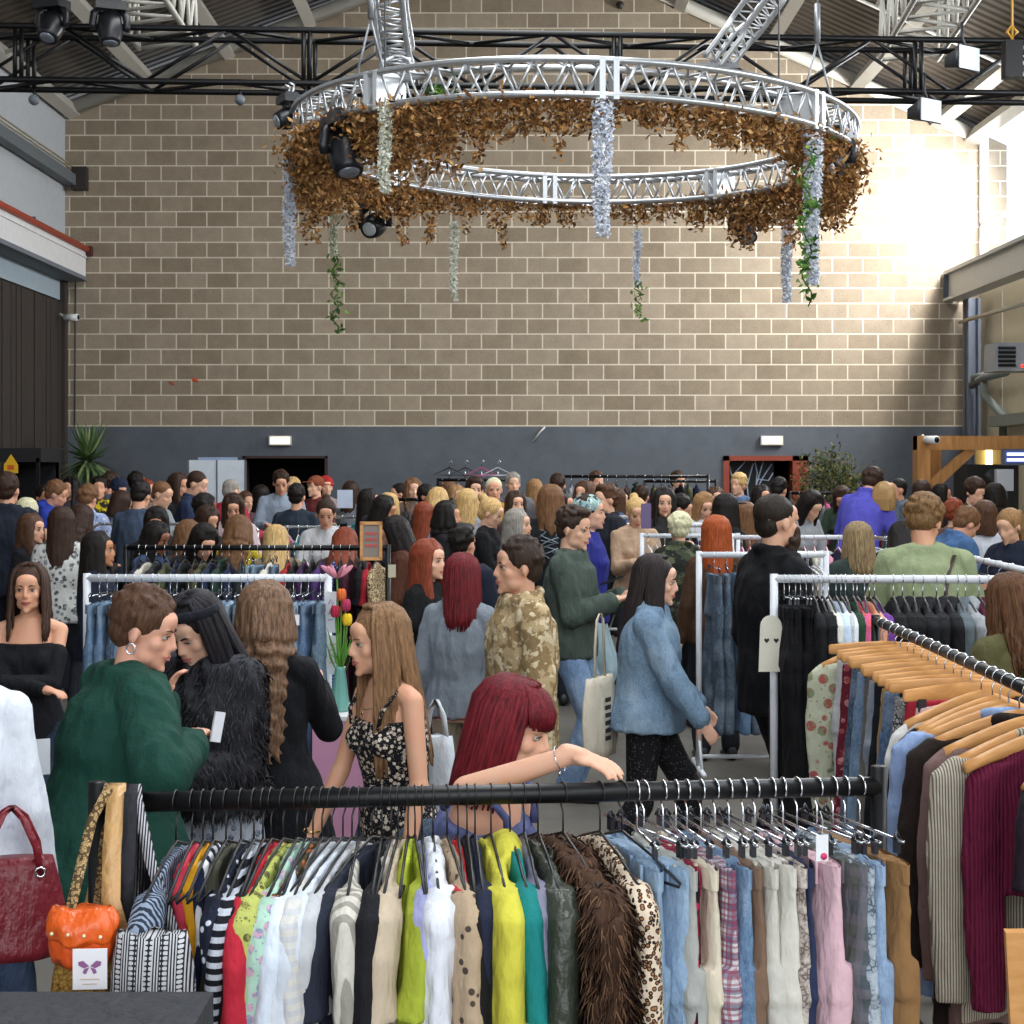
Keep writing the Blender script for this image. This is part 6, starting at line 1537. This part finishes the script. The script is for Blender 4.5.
m.build('body', cloth('b08a58', 'leather'), t); MB().box((0, .075, -.06), (.17, .03, .12)).build('pocket', cloth('a07c4c', 'leather'), t)
sheet('purple_card', P(646, 516, 13.35), .085, .21, rad(6), '6a5a80', 'purple card held up before the topknot woman face', 'card')
# ------------------------------------------------------------ people near the camera, each modelled on their own
def hero(px, py, d, rz, q, label, sk_, hair=None, hairc=None, face=True, lips='b5625c', closed=False, top=None, topc=('333333',), bot='trousers', botc=('23262e',), shoes='1c1c1f', tkw={}, hL=.38, bkw={}, vox=.0065, hseed=2):
    J = skeleton(q); h = HC-(py-HY)/F*d; ht = (J['head']@V((0, 0, .135))).z; s = h/ht; hx = J['head'].translation; cr, sr = cos(rad(rz)), sin(rad(rz))
    off = V((hx.x*cr-hx.y*sr, hx.x*sr+hx.y*cr))*s; root = empty('person', ((px-512)/F*d-off.x, d-off.y, 0), rad(rz), label, 'person'); root.scale = (s, s, s)
    obj('body', body_mesh(q, J, vox, True), skin(sk_), root); hm = hairm(*hairc)
    if hair:
        o = obj('hair', hair_mesh(hair, hseed, True, hL), hm, root); o.matrix_local = J['head']
    if face: face_parts(root, J, sk_, hm, lips, True, closed=closed)
    if top: obj(top, top_mesh(q, J, top, .009, int(px) % 97, **tkw), cloth(*topc), root)
    obj(bot, legs_mesh(q, J, .012, 3, bot, **bkw), cloth(*botc), root)
    for n in 'lr': obj('shoe', shoe_mesh(J, n), plain(shoes, .5), root)
    return root, J, s
def wpt(root, s, p):  # world point -> local of a person root
    a = -root.rotation_euler.z; v = (V(p)-root.location)/s; return V((v.x*cos(a)-v.y*sin(a), v.x*sin(a)+v.y*cos(a), v.z))
# woman in the green sweater
q = dict(sex='f', lean=.16, hy=rad(-38), hp=.22, hr=(-.18, -.20, 1.20), hl=(.08, -.22, 1.30), girth=1.05, poler=(-.8, .2, -.6), curlr=.8, hdr=(0, 0, .3))
r_, J, s = hero(144, 589, 4.7, 125, q, 'woman in dark green sweater with short brown hair, turned away to right', 'd9a58c', 'short', ('3f2a20', '6a4a36'), top='sweater', topc=('153f34', 'plain'), tkw=dict(ease=.055, hem=-.22, flare=.45, wr=.012), lips='b86a62', botc=('15171c',))
e = MB(); M = J['head']; e.tube([M@V((-.086, .004+.013*cos(a), -.045+.016*sin(a))) for a in [2*pi*k/16 for k in range(16)]], .0028, 6, closed=True); e.build('hoop_earring', M_CHROME, r_)
m = MB(); pw = J['wrr']+V((0, -.085, .05)); m.box(pw, (.010, .032, .09), (.2, 0, 0)); ph = m.build('phone_tmp', plain('e2e4ea', .3)); 
ph.name = 'white_phone'; ph.parent = None; ph.matrix_world = Matrix.Translation(r_.location)@Matrix.Rotation(rad(125), 4, 'Z')@Matrix.Scale(s, 4); tag(ph, 'white phone held up by the woman in green sweater', 'phone')
sheet('paper_pad', P(41, 757, 4.5), .05, .10, rad(30), 'dcdfe4', 'white paper sheet at the hip of the green sweater woman', 'paper')
# dark haired woman in grey fluffy jacket
q = dict(sex='f', lean=.14, hp=.48, hy=rad(-8), hl=(.02, -.30, 1.05), hr=(-.10, -.30, 1.10), curll=.7, curlr=.7)
r_, J, s = hero(196, 598, 5.25, -24, q, 'black haired woman in fluffy grey jacket looking down at her hands', 'ddb198', 'long', ('17151a', '2e2a30'), closed=True, top='jacket', topc=('35353a',), tkw=dict(ease=.05, hem=-.02, wr=.02), bot='skirt', botc=('b4bac6', 'floral', '5a6478', '8a93a5', 1.2), lips='b0665e', hL=.34)
fur([c for c in r_.children if c.name.startswith('jacket')][0], 9000, .03, [cloth('404046'), cloth('2b2b30'), cloth('55555c')], 3)
m = MB(); M = J['head']; m.tube([M@V((.087*sin(a), .022-.1*cos(a)*1.0, .075-.03*cos(a)*-1)) for a in [rad(-110+220*k/16) for k in range(17)]], .012, 8, flat=1.6); m.build('headband', cloth('1b1d26'), r_)
m = MB(); m.tube([J['U'](.03+.03*cos(a), -.14, .24+.035*sin(a)) for a in [rad(40+250*k/12) for k in range(13)]], .005, 6); m.build('pendant', M_CHROME, r_)
# curly brown haired woman in black, from behind
q = dict(sex='f', hp=.1, hl=(.2, -.2, .95), hr=(-.12, -.34, 1.25))
hero(266, 583, 5.65, 172, q, 'woman with very long curly brown hair and black dress, back turned', 'd9a58c', 'curly', ('3b2a22', 'a07c60'), face=False, top='sweater', topc=('121318',), tkw=dict(ease=.028, hem=-.3, flare=.2), bot='skirt', botc=('121318',), hL=.50)
# woman with long light brown hair and flowered top
q = dict(sex='f', lean=.12, hp=.08, hl=(.22, -.12, .82), hr=(-.2, -.24, .84), hy=rad(-12))
r_, J, s = hero(377, 604, 5.1, -52, q, 'long light brown haired woman in black flowered strap top', 'd8a688', 'long', ('6b4c36', 'a8805a'), top='camisole', topc=('17161a', 'floral', 'b9a898', 'd8cdbc', 2.2), tkw=dict(sleeve=0, ease=.010, hem=-.16, wr=.003), lips='b4605c', hL=.42, botc=('2a3850', 'denim', 'a9bccd'))
m = MB(); U = J['U']
for x in (-1, 1): MB().tube([U(x*.085, -.105, .345), U(x*.10, -.095, .40), U(x*.108, -.03, .462), U(x*.105, .04, .452), U(x*.09, .088, .38)], .0075, 6).build('strap', cloth('17161a', 'floral', 'b9a898', 'd8cdbc', 2.2), r_)
m = MB(); m.tube([U(.062*sin(a), -.052-.045*cos(a), .44-.035*cos(a)) for a in [rad(-120+240*k/14) for k in range(15)]], .0014, 5); m.ell(U(0, -.11, .395), (.006, .003, .007)); m.build('necklace', plain('d8cfa8', .2, 1), r_)
m = MB(); m.tube([J['wrr']+V((.033*cos(a), .033*sin(a), .02)) for a in [2*pi*k/14 for k in range(14)]], .003, 6, closed=True); m.build('bracelet', plain('c8b070', .2, 1), r_)
t = empty('tote_bag', P(436, 760, 5.25), rad(-30), 'white and mint tote bag behind the woman in flowered top', 'bag')
m = pouch(.08, -.22, .075, .03, puck=.02); m.build('body', cloth('ccd3da', 'colorblock', '8ac0a8', 'dfe3e8'), t); strap('strap', [(-.04, 0, .07), (-.03, .01, .16), (.0, .0, .20), (.035, -.01, .15), (.04, -.0, .07)], .02, .005, cloth('c4cbd0'), t)
# crimson haired woman reaching over the rail
q0 = dict(sex='f', lean=.30, twist=.45, shrug=.05, hp=.20, hy=rad(6), hl=(.25, -.05, .82), hr=(.1, -.5, 1.5)); d0 = 3.78; rz0 = 42
Jt = skeleton(q0); h_ = HC-(680-HY)/F*d0; s0 = h_/(Jt['head']@V((0, 0, .135))).z; hx = Jt['head'].translation; cr, sr = cos(rad(rz0)), sin(rad(rz0)); off = V((hx.x*cr-hx.y*sr, hx.x*sr+hx.y*cr))*s0
lo = V(((513-512)/F*d0-off.x, d0-off.y, 0)); tw = P(592, 748, 3.35)-lo; tw = V((tw.x*cr+tw.y*sr, -tw.x*sr+tw.y*cr, tw.z))/s0
q0['hr'] = tuple(tw); te = P(466, 790, 3.43)-lo; q0['el_r'] = tuple(V((te.x*cr+te.y*sr, -te.x*sr+te.y*cr, te.z))/s0); q0['curlr'] = .30
dl = (P(652, 776, 3.27)-P(590, 750, 3.35)); dl = V((dl.x*cr+dl.y*sr, -dl.x*sr+dl.y*cr, dl.z)).normalized()
J2 = skeleton(q0); el_dir = (J2['wrr']-J2['elr']).normalized(); q0['hdr'] = tuple(dl*1.0+(dl-el_dir)*.6+V((0, 0, -.12))); q0['hnr'] = (.1, -.75, .8)
r_, J, s = hero(513, 680, d0, rz0, q0, 'crimson haired woman behind front rack, bare arm stretched over the rail', 'e0b094', 'long', ('471019', '8a2530'), top='camisole', topc=('5c6490',), tkw=dict(sleeve=0, ease=.014, hem=-.14), hL=.19, lips='b8605c', vox=.0055, hseed=6)
m = MB(); M = J['head']
for k in range(34):
    a = rad(-50+100*k/33); m.tube([M@V((.03*sin(a), .0, .131)), M@V((.088*sin(a)*.8, .02-.095*cos(a)*.85, .108)), M@V((.091*sin(a), .016-.110*cos(a), .066)), M@V((.093*sin(a), .014-.116*cos(a), .034+.006*sin(k*2.3)))], [.009, .011, .010, .004], 6)
m.build('fringe', hairm('471019', '8a2530'), r_)
m = MB(); U = J['U']
for x in (-1, 1): MB().tube([U(x*.085, -.11, .35), U(x*.10, -.095, .42), U(x*.108, -.03, .47), U(x*.105, .05, .455), U(x*.09, .09, .38)], .012, 6).build('strap', cloth('5c6490'), r_)
m = MB(); ax = (J['wrr']-J['elr']).normalized(); a1 = ax.orthogonal().normalized(); b1 = ax.cross(a1); c = J['wrr']-ax*.035
m.tube([c+a1*.031*cos(a)+b1*.031*sin(a) for a in [2*pi*k/18 for k in range(18)]], .0013, 5, closed=True); m.ell(c-V((0, .0, .035)), (.004, .004, .006)); m.build('bracelet', M_CHROME, r_)
# man in camouflage jacket
q = dict(sex='m', hl=(.22, -.10, .84), hr=(-.22, -.08, .84), stride=.12, hy=rad(0))
hero(518, 537, 6.8, -74, q, 'young man with short dark hair in sandy camouflage jacket facing left', 'd0a084', 'short', ('2a1e18', '46342a'), top='jacket', topc=('b39c76', 'camo', '8a7350', 'd3c3a2', 1.6), tkw=dict(ease=.035, hem=-.14, wr=.014), botc=('3a3c3a',), lips='b0685c')
# crimson haired woman in grey shirt
q = dict(sex='f', hl=(.2, -.1, .85), hr=(-.2, -.14, .85), hy=rad(25))
r_, J, s = hero(462, 553, 7.8, 158, q, 'woman with dark red hair in loose grey shirt, back turned', 'ddb198', 'long', ('4a1218', '8a2a30'), face=False, top='shirt', topc=('7d858f',), tkw=dict(ease=.03, hem=-.1, wr=.011), botc=('a39a86',), hL=.24)
MB().tube([J['U'](.175*cos(a), .135*sin(a), -.09) for a in [2*pi*k/24 for k in range(24)]], .017, 8, closed=True, flat=.5).build('belt', cloth('5a2a24', 'leather'), r_)
# man in grey green sweatshirt with phone
q = dict(sex='m', hp=.12, hy=rad(-12), hl=(.05, -.30, 1.17), hr=(-.08, -.27, 1.15), curll=.7, curlr=.7)
r_, J, s = hero(574, 507, 9.5, 74, q, 'dark haired man in grey green sweatshirt looking right, hands raised', 'dab094', 'quiff', ('2b1f1a', '4a382e'), top='sweater', topc=('47524b',), tkw=dict(ease=.036, hem=-.1, wr=.014), botc=('6f92bd', 'denim', 'b9cbe0'), lips='b86c62')
ph = MB().box((0, 0, 0), (.075, .012, .15), (1.2, 0, 0)).build('phone', plain('202228', .2)); ph.location = P(613, 580, 9.45); ph.rotation_euler = (0, 0, rad(74)); tag(ph, 'dark phone in the hands of the sweatshirt man', 'phone')
# woman in denim jacket walking right
q = dict(sex='f', hl=(.2, -.25, .9), hr=(-.21, -.30, .86), stride=.22, lean=.05, hp=.12)
r_, J, s = hero(657, 555, 7.4, 80, q, 'long dark haired woman walking right in a washed denim jacket', 'e0b49c', 'long', ('211a1a', '3b3030'), top='denimjacket', topc=('6c8aa6', 'denim', 'a9bccd'), tkw=dict(ease=.042, hem=-.10, wr=.009, flare=.15), botc=('1a1a1d', 'dots', '55555c', '000000', 1.6), hL=.34)
t = empty('tote_bag', P(600, 712, 7.3), rad(60), 'cream canvas tote bag with dark lettering behind denim jacket woman', 'bag')
m = pouch(.16, -.20, .16, .035, puck=.02); m.build('body', cloth('cfc6b4'), t); strap('strap', [(-.05, 0, .15), (-.05, 0, .30), (-.03, 0, .42), (.0, 0, .45), (.03, 0, .42), (.05, 0, .15)], .018, .006, cloth('c6bda8'), t)
m = MB()
for k in range(6): m.box((-.0, -.042, .06-.035*k), (.05, .003, .02))
m.build('lettering', plain('2a2a2e', .7), t)
# bearded man in black
q = dict(sex='m', hl=(.19, -.1, .84), hr=(-.19, -.1, .84), girth=1.0, hy=rad(5))
r_, J, s = hero(777, 492, 7.55, 112, q, 'tall bearded man in black jacket seen from behind, looking right', 'd3a68a', 'fade', ('1b1614', '33291f'), top='jacket', topc=('0f0f13',), tkw=dict(ease=.032, hem=-.18, wr=.010, hood=False), botc=('121216',))
m = MB(); M = J['head']; 
for k in range(90):
    a = rad(R.uniform(-85, 85)); z = R.uniform(-.118, -.058 if abs(a) < .6 else -.02); k_ = 1 if z > -.085 else .84; m.ell(M@V((.066*sin(a)*k_, -.022-.070*cos(a)*k_, z)), (.016, .016, .018), 8, 6)
obj('beard', remesh(m, .007, 1, wr=.002, wrs=30), hairm('2a1d17', '4a3428'), r_)
# woman in black off shoulder top
q = dict(sex='f', hl=(-.10, -.23, 1.13), hr=(.12, -.27, 1.09), polel=(.7, .1, -.5), poler=(-.7, .1, -.5), curll=.5, curlr=.5)
hero(29, 563, 7.2, 6, q, 'brown haired woman in black off shoulder top with folded arms', 'd6a283', 'medium', ('2e1f19', '5a4032'), top='offshoulder', topc=('121217',), tkw=dict(ease=.014, hem=-.12, sleeve=1.0, wr=.004), botc=('1b2334', 'denim', '3a4a66'), lips='a8504c')
# person in white sleeve at the left edge
q = dict(sex='f', hr=(-.235, -.05, .80), hl=(.22, -.1, .84), girth=1.1)
hero(-42, 585, 4.25, 178, q, 'person in white long sleeved top cut off by the left edge', 'e0b49c', 'long', ('3a2a22', '5a4436'), face=False, top='sweater', topc=('dfe4ee',), tkw=dict(ease=.022, hem=-.1, wr=.006), botc=('2c3a58', 'denim', '6f86a8'))
# curly haired man in sage t shirt, blond woman, woman at the right edge
q = dict(sex='m', hp=.42, lean=.1, hl=(.15, -.34, 1.1), hr=(-.15, -.34, 1.12), hy=rad(-25))
r_, J, s = hero(924, 499, 8.5, 172, q, 'curly fair brown haired man in sage green t shirt looking down', 'd3a080', 'curlytop', ('4f3928', '9a7448'), face=False, top='tee', topc=('8f9a76',), tkw=dict(ease=.03, sleeve=.7, hem=-.1), botc=('2a2c30',))
m = MB(); U = J['U']; m.tube([U(-.13, .06, .46), U(-.09, .135, .36), U(-.06, .15, .15), U(-.03, .15, -.05)], .010, 6, flat=.4); m.build('bag_strap', cloth('3a2a22', 'leather'), r_)
q = dict(sex='f', hp=.1, hl=(.15, -.3, 1.05), hr=(-.15, -.3, 1.05))
hero(857, 522, 10.4, 195, q, 'shoulder length blond woman in dark green jacket, back turned', 'e0b49c', 'medium', ('7a6248', 'b09870'), face=False, top='jacket', topc=('303c3a',), tkw=dict(ease=.045, hem=-.16), vox=.009)
q = dict(sex='f', hp=.2, hl=(.15, -.25, 1.0), hr=(-.15, -.25, 1.0))
hero(1008, 574, 6.35, -152, q, 'long brown haired woman in olive top at the right edge', 'd3a080', 'wavy', ('3a261c', '7a5234'), face=False, top='sweater', topc=('5a5636',), tkw=dict(ease=.03), hL=.3)
# ------------------------------------------------------------ light and camera
wd = bpy.data.worlds.new('world'); SC.world = wd; wd.use_nodes = True
bgn = wd.node_tree.nodes['Background']; bgn.inputs[0].default_value = (.82, .91, 1, 1); bgn.inputs[1].default_value = 1.7
def area(name, loc, direction, sx, sy, power, col=(1, 1, 1)):
    l = bpy.data.lights.new(name, 'AREA'); l.shape = 'RECTANGLE'; l.size = sx; l.size_y = sy; l.energy = power; l.color = col
    o = bpy.data.objects.new(name, l); COL.objects.link(o); o.location = loc
    o.rotation_euler = V(direction).to_track_quat('-Z', 'Y').to_euler(); return o
area('daylight_clerestory', (XR-.08, 9.5, 5.92), (-1, .0, -.35), 28, 1.7, 1000, (.93, .97, 1))
area('daylight_end_window', (XR-.03, 21.7, 6.05), (-1, .22, -.3), 2.6, .6, 420, (1, .98, .95))
area('daylight_rooflight', (0, 10.0, 9.2), (0, 0, -1), 3, 16, 1050, (.93, .97, 1))
area('added_front_fill', (.5, -3.5, 3.8), (0, 1, -.22), 9, 3.5, 215, (1, .98, .95))  # soft fill lamp added behind the camera to give the foreground flash-like light
sl_ = bpy.data.lights.new('sun', 'SUN'); sl_.energy = 2.5; sl_.angle = rad(7); sl_.color = (1, .96, .9)
so = bpy.data.objects.new('sun', sl_); COL.objects.link(so); so.rotation_euler = V((-.40, .45, -1)).to_track_quat('-Z', 'Y').to_euler()
cam = bpy.data.cameras.new('camera'); co_ = bpy.data.objects.new('camera', cam); COL.objects.link(co_)
co_.location = (0, 0, HC); co_.rotation_euler = (pi/2, 0, 0)
cam.sensor_fit = 'HORIZONTAL'; cam.sensor_width = 36; cam.lens = 36*F/1024; cam.shift_y = -(512-HY)/1024; cam.clip_start = .05; cam.clip_end = 200
SC.camera = co_
SC.view_settings.view_transform = 'Standard'; SC.view_settings.look = 'None'; SC.view_settings.gamma = 1; SC.view_settings.exposure = 0.15
SC.view_settings.use_curve_mapping = False
SC.cycles.use_denoising = True; SC.cycles.max_bounces = 6; SC.cycles.diffuse_bounces = 3; SC.cycles.glossy_bounces = 3
SC.cycles.sample_clamp_indirect = 6
